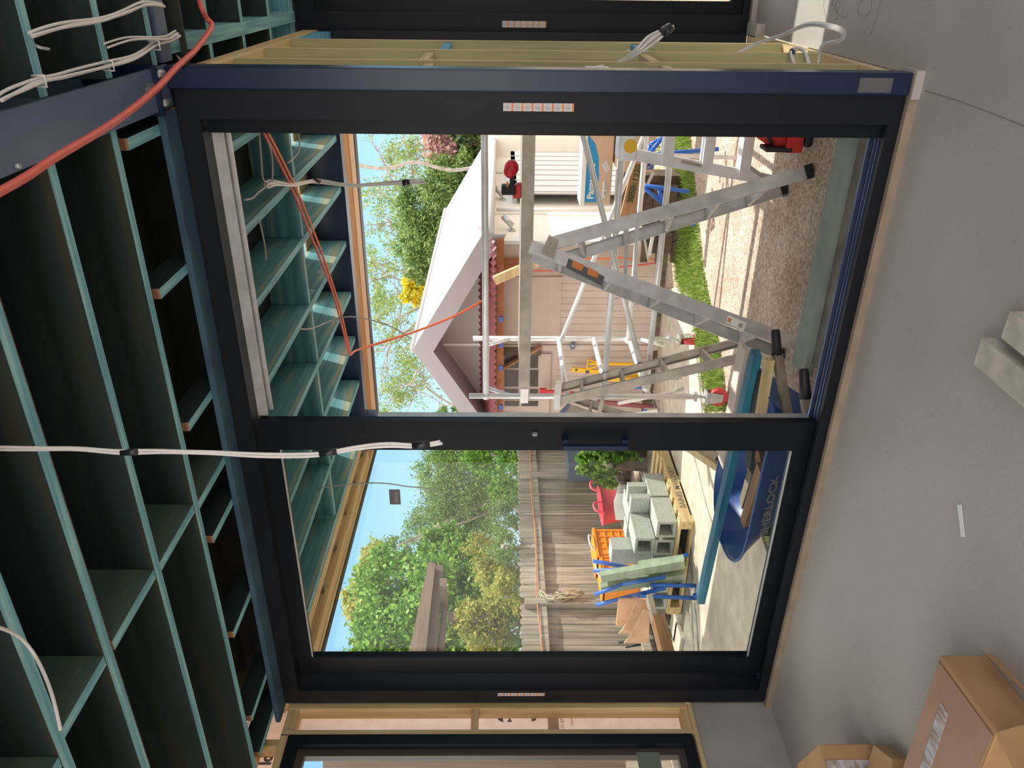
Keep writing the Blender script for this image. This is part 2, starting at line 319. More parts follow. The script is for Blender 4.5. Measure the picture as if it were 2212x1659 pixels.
# step board outside the sliding door
S(MB().box(-1.78, -.46, 3.42, 3.58, -.05, 0.0).build('trim_3', mat('green_grey_step_board', (0.20, 0.24, 0.20), (0.26, 0.30, 0.25), 8, 0.8)))
S(MB().box(-3.7, -.46, 3.0, 3.2, G, -.03).box(-1.7, -.46, 3.2, 3.42, G, -.03).build('trim_4', 'old_slab'))

# ------------------------------------------------------------------ ceiling timber
def edgebox(x0, x1, y0, y1, z0, z1, ax):  # LVL: olive veneer faces, teal edges; contrast painted stronger for shade and floor light
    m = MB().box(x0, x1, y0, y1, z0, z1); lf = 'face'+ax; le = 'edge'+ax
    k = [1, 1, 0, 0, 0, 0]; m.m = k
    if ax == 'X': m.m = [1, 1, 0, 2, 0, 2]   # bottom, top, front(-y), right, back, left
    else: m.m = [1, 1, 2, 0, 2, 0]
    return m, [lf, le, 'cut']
ordn = ['nearest the sliding door', 'second from the sliding door', 'third from the sliding door', 'fourth from the sliding door', 'fifth from the sliding door', 'sixth from the sliding door']
JY = [2.505, 2.12, 1.735, 1.432, 1.04, .65]
for i, y in enumerate(JY):
    m, ms = edgebox(-3.6, -.458, y-.021, y+.021, ZJ, ZJ+.24, 'X')
    if i == 2:
        m.box(-3.6, -.458, y+.021, y+.034, ZJ+.006, ZJ+.05, 3); ms = ms+['brownX']
    tag(m.build('ceiling_joist', ms), 'long teal ceiling joist, '+ordn[i]+', left of the steel beam', 'joist', 'teal ceiling joists of the main room')
for i, y in enumerate([2.915, 2.56, 2.172, 1.78, 1.43, 1.04]):
    m, ms = edgebox(-.312, 4, y-.021, y+.021, ZJ, ZJ+.24, 'X')
    tag(m.build('ceiling_joist', ms), 'teal joist end right of the steel beam, '+ordn[i].replace('sliding door', 'cross beam'), 'joist', 'teal joist ends right of the steel beam')
for y in (-.3,):
    m, ms = edgebox(-3.6, -.458, y-.021, y+.021, ZJ, ZJ+.24, 'X'); tag(m.build('ceiling_joist', ms), 'teal ceiling joist behind the viewer', 'joist')
nogs = [(-1.905, 2.53, 2.86, 'next to the plate over the sliding door'), (-1.885, 2.142, 2.483, 'in the second bay from the sliding door'), (-1.875, 1.772, 2.098, 'in the third bay, pale and worn'),
        (-1.875, 1.454, 1.713, 'in the fourth bay'), (-1.93, 1.062, 1.41, 'in the fifth bay at the lower left')]
for x, y0, y1, d in nogs:
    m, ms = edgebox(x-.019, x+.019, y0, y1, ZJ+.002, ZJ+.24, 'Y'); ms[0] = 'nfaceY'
    tag(m.build('ceiling_nogging', ms), 'short teal nogging between ceiling joists '+d, 'nogging', 'row of noggings between the ceiling joists')
m, ms = edgebox(-3.6, -.46, 2.862, 2.995, 2.68, 2.705, 'X'); ms[0] = 'edgeX'
tag(m.build('top_plate', ['navyteal', 'navyteal', 'cut']), 'flat teal plate running along the head of the sliding door', 'plate')
bn = ['first from the steel beam', 'second from the steel beam', 'third from the steel beam', 'fourth from the steel beam', 'fifth from the steel beam', 'sixth, near the left wall', 'seventh, against the left wall']
for i, (px, py) in enumerate([(288.7, 320.7), (358, 637), (417, 921.5), (471, 1156), (513, 1362), (552, 1538), (570.6, 1609)]):
    x = P(px, py, 2, 2.706).x
    m, ms = edgebox(x, x+.038, 2.60, 2.99, 2.706, 2.80, 'Y')
    tag(m.build('outrigger_block', ms), 'teal block with brown cut end above the sliding door, '+bn[i], 'block', 'teal blocks with cut brown ends over the sliding door')
# steel beam to the viewer, end plate and bolts
b = thing('steel_beam', (-.385, 0, 2.69), 'thick grey primed steel beam running overhead from the corner column', 'steel beam')
MB().box(-.455, -.315, -3.2, 2.99, 2.69, 2.702).box(-.39, -.38, -3.2, 2.99, 2.702, 2.93).box(-.455, -.315, -3.2, 2.99, 2.93, 2.942).build('beam_section', 'steel', b)
MB().box(-.47, -.305, 2.845, 2.857, 2.672, 2.94).build('end_plate', 'navy', b)
for x in (-.43, -.335):
    MB().cyl((x, 2.857, 2.68), (x, 2.905, 2.68), .013, 6).cyl((x, 2.857, 2.68), (x, 2.93, 2.68), .007, 10).build('bolt', 'alu', b)
MB().cyl(P(33, 359, 2, 2.689), P(33, 359, 2, 2.689)-V((0, 0, .012)), .006, 8).build('screw', 'alu', b)
for k in range(9):   # chalk scribble on the steel
    a = P(315+k*3, 190-k*.6, 2, 2.6885); MB().bar(a, a+V((.010 if k % 2 else -.004, .012, 0)), .0015, .001).bar(a, a+V((-.01, .004*(k % 3), 0)), .0015, .001).build('chalk_mark', 'rope', b)
b = thing('steel_beam', (1, 3.03, 2.70), 'grey steel beam crossing the opening to the right of the column', 'steel beam')
MB().box(-.31, 4, 2.985, 3.075, 2.698, 2.94).build('beam_section', 'steel', b)
# corner column
b = thing('steel_column', (-.355, 3.0, 0), 'square navy painted steel column in the corner beside the sliding door', 'column')
MB().box(-.395, -.318, 2.958, 3.05, .012, 2.69).build('column_shaft', 'navy', b, bevel=.006)
MB().box(-.405, -.308, 2.938, 3.055, 0, .03).build('base_plate', 'slab', b)
MB().box(-.385, -.335, 2.9565, 2.9575, .10, .22).build('primer_patch', 'print', b)
# extension ceiling
m, ms = edgebox(-.29, -.235, 3.08, 5.0, ZJ, ZJ+.24, 'Y'); tag(m.build('trimmer_beam', ['edgeY', 'edgeY', 'cut']), 'bright teal trimmer beam above the stud wall, crossed by the red conduit', 'beam')
for i, y in enumerate([3.505, 3.97, 4.44]):
    m, ms = edgebox(-.234, 4, y-.021, y+.021, ZJ, ZJ+.24, 'X')
    tag(m.build('ceiling_joist', ms), 'teal joist end past the trimmer beam, '+['with the orange conduit through it', 'middle one of the three', 'nearest the second door'][i], 'joist', 'teal joists past the cross beam')
    m, ms = edgebox(-.45, -.291, y-.021, y+.021, ZJ, ZJ+.24, 'X')
    tag(m.build('joist_stub', ms), 'short teal joist stub between trimmer beam and stud wall plate, '+['nearest the column', 'middle of three', 'nearest the second door'][i], 'joist', 'joist stubs over the stud wall')
m, ms = edgebox(-.47, 4, 4.95, 5.06, 2.72, 2.9, 'X'); tag(m.build('top_plate', ['edgeX', 'edgeX', 'cut']), 'teal plate over the second sliding door at the top edge', 'plate')
tag(MB().box(-.45, -.30, 3.08, 5.08, 2.942, 2.945).build('rim_board', 'faceY'), 'dark board closing the ceiling above the stud wall', 'board')

# stud wall right of the column
MB_ = MB
tag(MB().box(-.43, -.335, 3.06, 5.02, 2.58, 2.665).build('wall_plate', 'pineY'), 'pine top plate of the stud wall beside the column', 'plate')
tag(MB().box(-.43, -.335, 3.06, 5.02, 0.0, .05).build('wall_plate', 'pineY'), 'pine bottom plate of the stud wall at the floor', 'plate')
studs = [(3.09, 'tight against the navy column'), (3.40, 'second from the navy column'), (3.86, 'third from the navy column'), (4.37, 'fourth from the navy column, nearest the second door')]
for y, d in studs:
    m = MB().box(-.43, -.335, y, y+.036, .05, 2.58); m.m = [0, 0, 0, 1, 0, 0]; tag(m.build('wall_stud', ['treated', 'pineZ']), 'tall pine wall stud '+d, 'stud', 'pine studs of the open stud wall')
for x, y, a, b_, mm, d in [(932, 140, 3.13, 3.4, 'pineY', 'pine one between first and second stud, upper row'), (928, 122, 3.44, 3.86, 'pineY', 'pine one between second and third stud, upper row'), (968, 100, 3.9, 4.37, 'bluepaint', 'blue one in the upper row'),
                      (1425, 145, 3.13, 3.4, 'pineY', 'pine one between first and second stud, lower row'), (1385, 122, 3.44, 3.86, 'pineY', 'pine one between second and third stud, lower row'), (1365, 100, 3.9, 4.37, 'bluepaint', 'blue one beside the lime string line')]:
    z = P(x, y, 0, -.36).z
    tag(MB().box(-.43, -.345, a, b_, z-.02, z+.02).build('wall_nogging', mm), 'short wall nogging, '+d, 'nogging', 'noggings in the stud wall')
tag(MB().box(-.43, -.34, 4.41, 4.99, 2.50, 2.578).build('packer', 'bluepaint'), 'blue treated block under the plate near the second door', 'block')
b = thing('string_reel', (-.39, 4.2, P(1345, 100, 0, -.36).z), 'small reel of lime string tied on the stud wall nogging', 'string reel')
z = b['org'][2]
MB().cyl((-.375, 3.98, z-.02), (-.375, 3.98, z+.035), .035, 14).build('wound_string', 'ylime', b)
MB().cyl((-.375, 3.98, z+.035), (-.375, 3.98, z+.042), .042, 14).build('flange', 'alu', b)

# left wall: corner studs, wrap, window
for (y0, y1, d, mt) in [(2.955, 3.02, 'corner one beside the sliding door', 'pineZ'), (2.785, 2.817, 'one beside the left window', 'pineZ')]:
    tag(MB().box(-3.69, -3.605, y0, y1, .462, 2.66).build('wall_stud', mt), 'shaded pine wall stud on the left wall, '+d, 'stud', 'studs of the left wall')
for z0, z1, y0, y1, d in [(1.615, 1.655, 2.817, 2.955, 'at mid height'), (2.60, 2.66, 2.817, 2.955, 'just below the top plate'), (.462, .50, 2.817, 2.955, 'on the sill')]:
    tag(MB().box(-3.69, -3.61, y0, y1, z0, z1).build('wall_nogging', 'pineY'), 'short pine nogging beside the left window, '+d, 'nogging', 'noggings of the left wall')
tag(MB().box(-3.69, -3.605, .4, 3.02, 2.76, 2.80).box(-3.69, -3.605, .4, 2.79, 2.62, 2.66).box(-3.69, -3.605, 2.72, 2.76, 2.66, 2.76).box(-3.69, -3.605, 1.2, 1.24, 2.66, 2.76).build('window_lintel', 'pineY'), 'pine lintel frame over the left window', 'lintel')
wr = tag(MB().box(-3.712, -3.708, .4, 3.02, 2.6, 2.9).box(-3.712, -3.708, 2.78, 3.02, .44, 2.6).build('building_wrap', 'wrap'), 'pinkish printed wall wrap glowing between the left wall studs', 'wall wrap')
def wrap_text(s, px, py, h, m, bold=0.0):
    p = P(px, py, 0, -3.70); text(s, p, (0, 1, 0), (0, 0, 1), h, m, wr, 'printed_letter', .0004, bold, mirror=False)
# the print is on the outside of the wrap, so it reads mirrored from the room
def wrap_text_m(s, px, py, h, m, bold=0.0):
    p = P(px, py, 0, -3.705); text(s, p, (0, -1, 0), (0, 0, 1), h, m, wr, 'printed_letter', .0004, bold)
wrap_text_m('e', 1108, 1531, .13, 'greyprint', .006)
wrap_text_m('rg', 1160, 1540, .045, 'greyprint', .003)
wrap_text_m('TYVEK.COM', 1216, 1538, .018, 'greyprint')
wrap_text_m('science.', 1236, 1540, .018, 'stickerorange')
wrap_text_m('bl', 590, 1630, .06, 'greyprint', .004)
MB().box(-3.7075, -3.7065, 2.80, 2.97, 1.17, 1.23).build('tape_strip', 'ltcard', wr)
w = thing('window_1', (-3.65, 1.6, .47), kind='structure')
MB().box(-3.72, -3.6, .5, 2.785, .47, .52).box(-3.72, -3.6, .5, 2.785, 2.56, 2.615).box(-3.72, -3.6, 2.725, 2.785, .52, 2.56).box(-3.72, -3.6, .5, .56, .52, 2.56).build('window_frame', 'frame', w)
MB().box(-3.68, -3.64, .56, 2.725, .52, .56).box(-3.68, -3.64, .56, 2.725, 2.52, 2.56).box(-3.68, -3.64, 2.685, 2.725, .56, 2.52).box(-3.68, -3.64, .56, .6, .56, 2.52).build('sash', mat('dark_brown_sash', (0.07, 0.055, 0.05), None, rough=.4), w)  # sash in one even dark brown
MB().box(-3.665, -3.661, .6, 2.685, .56, 2.52).build('glass_pane', 'glass', w)
MB().box(-3.639, -3.636, 2.56, 2.70, .66, .78).build('sticker', mat('green_grey_sticker', (.16, .20, .15)), w)

S(MB().box(-3.604, -3.574, 2.988, 3.17, 0, 2.7).build('trim_8', 'dark_ceiling'))
# ------------------------------------------------------------------ sliding door in the middle
d1 = thing('door_1', (-1.98, 3.05, .03), kind='structure')
X0, X1, Z0, Z1 = -3.575, -.393, .032, 2.676
MB().box(X0, X1, YD, 3.17, 2.596, Z1).box(X1-.105, X1, YD, 3.17, Z0, 2.596).box(X0, X0+.09, YD, 3.17, Z0, 2.596).box(X0+.09, X1-.105, YD, 2.995, Z0, .078).box(X0+.09, X1-.105, 2.995, 3.17, Z0, .045).build('door_frame', 'frame', d1)
MB().box(X1-.16, X1-.106, 3.01, 3.05, .05, 2.59).build('jamb_stop', 'frame2', d1)
for y in (3.015, 3.045, 3.075, 3.125): MB().box(X0+.09, X1-.105, y, y+.006, .045, .062).build('sill_rail', mat('sky_tinted_sill_rail', (.10, .14, .26), None, rough=.22, metal=.6) if y == 3.015 else bpy.data.materials['sky_tinted_sill_rail'], d1)  # rail metal with the blue reflection of the sky put into its colour
MB().box(X0+.09, X1-.105, 3.128, 3.168, .045, .050).box(X0+.09, X1-.105, 3.052, 3.074, .045, .048).build('sill_channel', bpy.data.materials['sky_tinted_sill_rail'], d1)
MB().box(-1.80, X1-.16, 3.06, 3.075, 2.555, 2.596).box(-1.80, X1-.16, 3.11, 3.125, 2.545, 2.596).build('head_track', 'alu', d1)
def sash(parent, x0, x1, y0, y1, z0, z1, wl, wr, wb, wt, mname, nm='door_panel'):
    s_ = MB().box(x0, x1, y0, y1, z0, z0+wb).box(x0, x1, y0, y1, z1-wt, z1).box(x0, x0+wl, y0, y1, z0+wb, z1-wt).box(x1-wr, x1, y0, y1, z0+wb, z1-wt).build(nm, mname, parent)
    ym = (y0+y1)/2
    MB().box(x0+wl, x1-wr, ym-.003, ym+.003, z0+wb, z1-wt).build('glass_pane', 'glass', s_)
    for (a, b2, c, d_) in ((x0+wl, x1-wr, z0+wb, z0+wb+.006), (x0+wl, x1-wr, z1-wt-.006, z1-wt)): MB().box(a, b2, y0+.004, y0+.012, c, d_).build('glazing_bead', 'alu', s_)
    return s_
q1 = P(607, 965, 1, 3.055); q2 = P(1610, 1412, 1, 3.055); q3 = P(672, 910, 1, 3.03)
pn = sash(d1, -3.42, q3.x, 3.03, 3.075, .05, 2.59, q2.x+3.42, q3.x-q1.x, q2.z-.06, 2.59-q1.z, 'frame2')
# second panel slid behind the first, its stile just shows on the open side
MB().box(P(1000, 909, 1, 3.12).x, P(1000, 900, 1, 3.12).x, 3.12, 3.16, .06, 2.07).build('rear_stile', 'alu', d1)
# handle, lock
h1 = P(1222, 940, 1, 2.99); h2 = P(1352, 940, 1, 2.99); hx = P(1290, 953, 1, 3.03).x
hd = MB().box(hx-.012, hx+.012, 2.965, 2.99, h2.z-.012, h1.z+.012).box(hx-.012, hx+.03, 2.985, 3.03, h1.z-.014, h1.z+.014).box(hx-.012, hx+.03, 2.985, 3.03, h2.z-.014, h2.z+.014).build('door_handle', 'navy', pn, bevel=.003)
l1 = P(1155, 937, 1, 3.028); MB().cyl(l1, l1+V((0, -.006, 0)), .014, 14).build('keyhole', 'print', pn); MB().box(l1.x-.002, l1.x+.002, 3.018, 3.021, l1.z-.01, l1.z+.008).build('key_slot', 'alu', pn)
def stickers(parent, p_top, p_bot, y, wid, n=7, sq='sticker'):
    dz = (p_top.z-p_bot.z)/n; x = p_top.x
    MB().box(x-wid/2, x+wid/2, y-.0008, y, p_bot.z, p_top.z).build('warning_label', 'stickerorange', parent)
    for i in range(n):
        z1 = p_top.z-i*dz; s_ = MB().box(x-wid/2, x+wid/2, y-.0014, y-.0009, z1-dz*.80, z1)
        s_ = s_.build('label_square', sq, parent); zc = z1-dz*.4; r = min(wid, dz)*.32
        ring = MB(); N = 16
        for k in range(N):
            a, c = 2*PI*k/N, 2*PI*(k+1)/N
            ring.bar((x+r*math.cos(a), y-.0016, zc+r*math.sin(a)), (x+r*math.cos(c), y-.0016, zc+r*math.sin(c)), .001, .0002, (0, 1, 0))
        ring.bar((x-r*.5, y-.0016, zc-r*.5), (x+r*.5, y-.0016, zc+r*.5), .0012, .0002, (0, 1, 0)).bar((x-.002, y-.0016, zc-r*.6), (x-.002, y-.0016, zc+r*.6), .0015, .0002, (0, 1, 0)); ring.build('symbol', 'greyprint', s_)
stickers(d1, P(1087, 231, 1, YD), P(1240, 231, 1, YD), YD, .028)
stickers(d1, P(1075, 1500, 1, YD), P(1177, 1500, 1, YD), YD, .022)
MB().box(X1+.0005, X1+.0012, 2.975, 2.99, P(1236, 196, 1, YD).z, P(1082, 196, 1, YD).z).build('warning_label', 'stickerorange', d1)
# dark sticker on the left glass
a = P(840, 1057, 1, 3.049); c = P(866, 1089, 1, 3.049)
st_ = MB().box(min(a.x, c.x), max(a.x, c.x), 3.046, 3.0485, c.z, a.z).build('glass_sticker', 'print', pn)
MB().box(min(a.x, c.x)+.01, max(a.x, c.x)-.01, 3.0455, 3.046, c.z+.01, (a.z+c.z)/2).build('sticker_panel', 'greyprint', st_)

# ------------------------------------------------------------------ second sliding door at the right
d2 = thing('door_2', (1.2, 5.15, .03), kind='structure')
z_ = .032
MB().box(-.40, 3.9, 5.1, 5.28, 2.60, 2.715).box(-.45, -.235, 5.1, 5.28, z_, 2.60).box(3.8, 3.9, 5.1, 5.28, z_, 2.6).box(-.235, 3.8, 5.1, 5.28, z_, .075).build('door_frame', 'frame', d2)
MB().box(-.47, -.335, 5.03, 5.098, .05, 2.6).build('jamb_liner', 'frame', d2)
sp_ = sash(d2, -.235, 1.3, 5.13, 5.17, .075, 2.6, .07, .07, .07, .06, 'frame2')
sash(d2, 1.3, 2.6, 5.18, 5.22, .075, 2.6, .07, .07, .07, .06, 'frame2')
stickers(d2, P(1085, 52, 1, 5.1), P(1180, 52, 1, 5.1), 5.1, .035)
S(MB().box(-.47, 4, 5.1, 5.28, 2.716, 2.945).build('trim_7', 'dark_ceiling'))
S(MB().box(-.33, 4, 5.06, 5.1, 0, .032).build('trim_5', 'slab'))
tag(MB().box(-.34, -.27, 4.86, 5.05, 0, .05).build('timber_packer', 'slab'), 'pale grey offcut block on the floor by the second door jamb', 'timber offcut')

# ================================================================== outside
S(MB().add([(-30, 3.0, G), (25, 3.0, G), (25, 60, G), (-30, 60, G), (-30, -12, G), (-3.8, -12, G), (-3.8, 3.0, G)], [(0, 1, 2, 3), (4, 5, 6, 0)]).build('ground', 'gravel', fix=False))
pa = [(-2.75, 7.0), (-3.5, 6.0), (-3.72, 5.4), (-3.5, 4.3), (-3.7, 3.3), (-3.9, 3.0), (-3.9, -3), (-5.7, -3), (-5.6, 5.0), (-5.15, 5.55), (-4.6, 6.1), (-4.55, 7.7), (-3.2, 8.22), (-2.95, 7.7)]
S(MB().prism([(x, y, G) for x, y in pa], (0, 0, .02)).build('path', 'path'))
S(MB().prism([(x, y, G) for x, y in [(-5.62, 2), (-5.62, 5.0), (-5.17, 5.57), (-4.62, 6.1), (-4.57, 8.2), (-6.4, 8.2), (-6.4, 2)]], (0, 0, .012)).build('yard_slab', 'old_slab'))

# ---- grass strip (nobody could count it)
def blades(poly, n, h0, h1, name, m, label, zb=G, kind='stuff'):
    xs = [q[0] for q in poly]; ys = [q[1] for q in poly]; vs = []; fs = []
    def inside(x, y):
        c = False; j = len(poly)-1
        for i in range(len(poly)):
            a, b = poly[i], poly[j]
            if (a[1] > y) != (b[1] > y) and x < (b[0]-a[0])*(y-a[1])/(b[1]-a[1])+a[0]: c = not c
            j = i
        return c
    while len(fs) < n:
        x = random.uniform(min(xs), max(xs)); y = random.uniform(min(ys), max(ys))
        if not inside(x, y): continue
        t = random.uniform(0, 2*PI); w = random.uniform(.004, .008); h = random.uniform(h0, h1); lx, ly = random.gauss(0, .03), random.gauss(0, .03); k = len(vs)
        vs += [(x-w*math.cos(t), y-w*math.sin(t), zb), (x+w*math.cos(t), y+w*math.sin(t), zb), (x+lx, y+ly, zb+h)]; fs.append((k, k+1, k+2))
    me = bpy.data.meshes.new(name); me.from_pydata(vs, [], fs); me.materials.append(MT[m]); o = bpy.data.objects.new(name, me); C.objects.link(o)
    return tag(o, label, 'grass', kind=kind)
gp = [(-1.0, 8.3), (-1.75, 7.5), (-2.4, 6.75), (-2.78, 5.95), (-3.15, 5.45), (-3.45, 5.95), (-2.95, 6.75), (-2.85, 7.7), (-2.2, 8.4), (-1.2, 9.3)]
blades(gp, 15000, .02, .085, 'grass_strip', 'grass', 'bright green grass strip between gravel and the old shed')
blades([(-3.4, 3.9), (-3.2, 3.6), (-3.3, 4.6), (-3.5, 4.6)], 300, .03, .09, 'grass_tuft', 'grass', 'small weeds beside the concrete below the left pane')
blades([(-2.9, 8.0), (-2.4, 8.15), (-1.6, 9.2), (-1.8, 9.6)], 160, .08, .25, 'weeds', 'grass', 'tall weeds growing at the foot of the shed corner')

# ---- fence
fx = -6.45
fe = thing('paling_fence', (fx, 6, G), 'weathered grey paling fence with rounded tops along the left side of the yard', 'fence')
m = MB(); y = .0; k = 0
while y < 12.5:
    w = random.choice([.095, .10, .105]); t = random.uniform(0, .016); zt = 1.275-.006*(y-6)+random.uniform(-.01, .01)
    if abs(y-6.72) > .02:
        poly = [(fx+t, y, G-.05), (fx+t, y+w, G-.05), (fx+t, y+w, zt-.03), (fx+t, y+w*.75, zt-.008), (fx+t, y+w*.5, zt), (fx+t, y+w*.25, zt-.008), (fx+t, y, zt-.03)]
        m.prism(poly, (-.014, 0, 0))
    y += w+random.uniform(.003, .010)
m.build('paling_panel', 'palings', fe)
for zz in (P(1165, 1186, 0, fx+.06).z, -.12):
    MB().box(fx+.02, fx+.075, 0, 12.5, zz-.04, zz+.04).build('rail', 'palings', fe)
for yy in (P(1200, 1300, 0, fx+.08).y, 3.3, 9.2, 11.4):
    MB().box(fx+.02, fx+.10, yy-.045, yy+.045, G, 1.22).build('fence_post', 'palings', fe)
zz = P(1156, 1186, 0, fx+.1).z
tag(MB().tube([(fx+.09, y_, zz+.012*math.sin(y_*3)) for y_ in np.arange(2, 12, .3)], .0065, 8).build('orange_cord', 'orangepipe'), 'orange extension cord running along the top rail of the paling fence', 'cord')
# rope hank hung on the fence post
pts = []
c0 = P(1170, 1285, 0, fx+.14)
for i in range(230):
    t = i/230; a = i*.55; L = .36+.16*math.sin(i*1.7)
    pts.append(V((fx+.13+.03*math.sin(i*2.1), c0.y+.05*math.cos(a)+.03*math.sin(i*.9), c0.z+.02-L*(0.5-.5*math.cos(a*.5)))))
tag(MB().tube(pts, .006, 6).build('rope_hank', 'rope'), 'hank of old cream rope hanging from the fence rail', 'rope')

# ---- leaves
def leaf_mesh(centers, radii, n, size, seed, mname, name, parent=None, shell=.55, aspect=.5, droop=0):
    g = np.random.default_rng(seed); K = len(centers); w = np.array([r[0]*r[1]*r[2] for r in radii])**.67; w = w/w.sum()
    idx = g.choice(K, n, p=w)
    if n/K > 150:      # gather leaves in clumps so the crown has lit and shaded masses
        M_ = 26; sd_ = g.normal(size=(K, M_, 3)); sd_ /= np.linalg.norm(sd_, axis=2)[:, :, None]; sr_ = .62+.42*g.random((K, M_)); j_ = g.integers(0, M_, n)
        q_ = sd_[idx, j_]*sr_[idx, j_][:, None]+g.normal(size=(n, 3))*.15
        rr = np.linalg.norm(q_, axis=1); d = q_/rr[:, None]
    else:
        d = g.normal(size=(n, 3)); d /= np.linalg.norm(d, axis=1)[:, None]; rr = shell+(1-shell)*g.random(n)**.6
    rr *= 1+.10*np.sin(d[:, 0]*7+idx)*np.cos(d[:, 2]*6+idx*2)+.05*g.normal(size=n)
    c = np.array(centers)[idx]+d*rr[:, None]*np.array(radii)[idx]
    a = g.normal(size=(n, 3)); a[:, 2] -= droop; a /= np.linalg.norm(a, axis=1)[:, None]; b = np.cross(a, g.normal(size=(n, 3))); b /= np.linalg.norm(b, axis=1)[:, None]
    s = size*(.6+.8*g.random(n))[:, None]; A = a*s; B = b*s*aspect
    vs = np.stack([c-A*.5, c+B*.5, c+A*.5, c-B*.5], 1).reshape(-1, 3)
    base = np.array(parent['org']) if parent else vs.mean(0)
    me = bpy.data.meshes.new(name); me.vertices.add(4*n); me.vertices.foreach_set('co', (vs-base).ravel()); me.loops.add(4*n); me.loops.foreach_set('vertex_index', np.arange(4*n, dtype=np.int32))
    me.polygons.add(n); me.polygons.foreach_set('loop_start', np.arange(0, 4*n, 4, dtype=np.int32)); me.polygons.foreach_set('loop_total', np.full(n, 4, dtype=np.int32)); me.update(); me.validate()
    me.materials.append(MT[mname]); o = bpy.data.objects.new(name, me); C.objects.link(o)
    if parent: o.parent = parent
    else: o.location = base
    return o
def pxblobs(lst, D, ax=1):   # (x, y, rx, ry) picture ellipses set at depth D
    cs, rs = [], []
    for i, (x, y, rx, ry) in enumerate(lst):
        dd = D+random.uniform(-.5, .5); p = P(x, y, ax, dd); fwd = (p-CAM).dot(_f); k = fwd/F_PX
        cs.append(tuple(p)); rs.append((ry*k*1.05, (rx+ry)*.5*k, rx*k))
    return cs, rs
def tree(name, blobs, D, n, size, mname, label, cat='tree', seed=1, ax=1, group=None, trunk=True, **kw):
    cs, rs = pxblobs(blobs, D, ax); cx = np.mean([c[0] for c in cs]); cy = np.mean([c[1] for c in cs])
    t = thing(name, (cx, cy, G), label, cat, group); leaf_mesh(cs, rs, n, size, seed, mname, 'foliage', t, **kw)
    m = MB(); top = max(cs, key=lambda c: c[2])
    m.tube([(cx, cy, G-.05), (cx*.98+top[0]*.02, cy, top[2]*.5), (top[0], top[1], top[2])], [.10, .07, .03], 8)
    for c in cs[:8]: m.tube([(cx, cy, max(G, c[2]*.3)), c], [.04, .012], 6)
    m.build('trunk', 'bark', t); return t
# left pane, behind the fence (planes of constant X)
tree('leafy_tree', [(900, 1330, 110, 110), (860, 1270, 90, 80), (950, 1240, 70, 70), (1000, 1300, 80, 90), (820, 1330, 60, 60), (920, 1390, 110, 90), (830, 1420, 75, 60), (1000, 1230, 60, 45), (960, 1180, 60, 40), (1060, 1380, 60, 60)], -11.0, 46000, .10, 'leafA', 'big glossy green tree filling the left pane above the fence', seed=3, ax=0, shell=.3, aspect=.6)
tree('leafy_tree', [(800, 1255, 40, 60), (780, 1300, 35, 60), (810, 1210, 30, 35)], -13.5, 9000, .10, 'leafC', 'yellow-green rounded treetop against the sky behind the glossy tree', seed=4, ax=0, shell=.6)
tree('feathery_tree', [(990, 1050, 90, 70), (960, 1100, 70, 60), (1020, 1110, 80, 60), (1000, 990, 80, 50), (1050, 1060, 70, 60), (925, 1010, 40, 45), (920, 1150, 50, 35), (860, 1180, 40, 30), (1040, 1160, 60, 40)], -12.0, 44000, .10, 'leafB', 'soft feathery green tree above the shaded end of the fence', seed=5, ax=0, shell=.35, aspect=.25)
tree('leafy_shrub', [(1060, 980, 60, 45), (1095, 1030, 40, 60), (1100, 960, 40, 30)], -7.6, 7000, .055, 'leafA', 'lime leaved shrub peeping over the fence beside the door stile', 'shrub', 6, 0, shell=.3, aspect=.7)
tree('leafy_shrub', [(1050, 1190, 45, 35), (1075, 1250, 45, 45), (1070, 1330, 50, 40), (1090, 1290, 40, 50), (1060, 1390, 45, 45), (1020, 1340, 35, 40)], -7.3, 12000, .055, 'leafC', 'yellowish shrub behind the fence around the pergola post', 'shrub', 7, 0, shell=.2, aspect=.4)
tree('leafy_shrub', [(1090, 1130, 35, 45), (1085, 1180, 35, 40), (1105, 1360, 35, 50), (1110, 1210, 25, 30), (1112, 1100, 30, 40), (1105, 1275, 30, 40)], -6.95, 9000, .04, 'leafB', 'thin grey-green climber sprawling on top of the fence', 'shrub', 8, 0, shell=.2, aspect=.35)
tree('leafy_shrub', [(1130, 1560, 90, 60), (1060, 1640, 110, 50), (960, 1650, 90, 50), (1120, 1480, 60, 60)], -7.4, 9000, .06, 'leafA', 'green leaves seen through the left window', 'shrub', 9, 0, shell=.2)
# right pane, behind the shed
tree('bottlebrush_shrub', [(925, 450, 70, 60), (905, 520, 55, 55), (960, 400, 60, 50), (950, 560, 55, 50), (985, 470, 60, 60), (1000, 400, 40, 50), (900, 580, 30, 30), (1020, 360, 40, 40), (960, 500, 60, 60)], 17.5, 46000, .11, 'leafB', 'dense fine leaved green shrub rising behind the white roof', 'shrub', 11, 1, shell=.3, aspect=.25)
tree('blossom_tree', [(960, 330, 45, 38), (985, 300, 45, 40), (940, 290, 25, 30), (1000, 345, 35, 25), (965, 270, 45, 30)], 18.5, 9000, .13, 'leafP', 'pink blossom tree at the upper corner of the open door', 'tree', 12, 1, shell=.15, aspect=.5)
tree('leafy_tree', [(1020, 310, 35, 35), (1035, 270, 50, 40), (1010, 265, 40, 40)], 17.9, 8000, .14, 'leafE', 'dark green bush beside the pink blossom tree', 'tree', 13, 1, shell=.2)
tree('wattle_tree', [(908, 610, 30, 28), (890, 635, 22, 20), (925, 620, 20, 20)], 18.2, 5000, .12, 'leafY', 'yellow flowering wattle just above the white roof', 'tree', 14, 1, shell=.2)
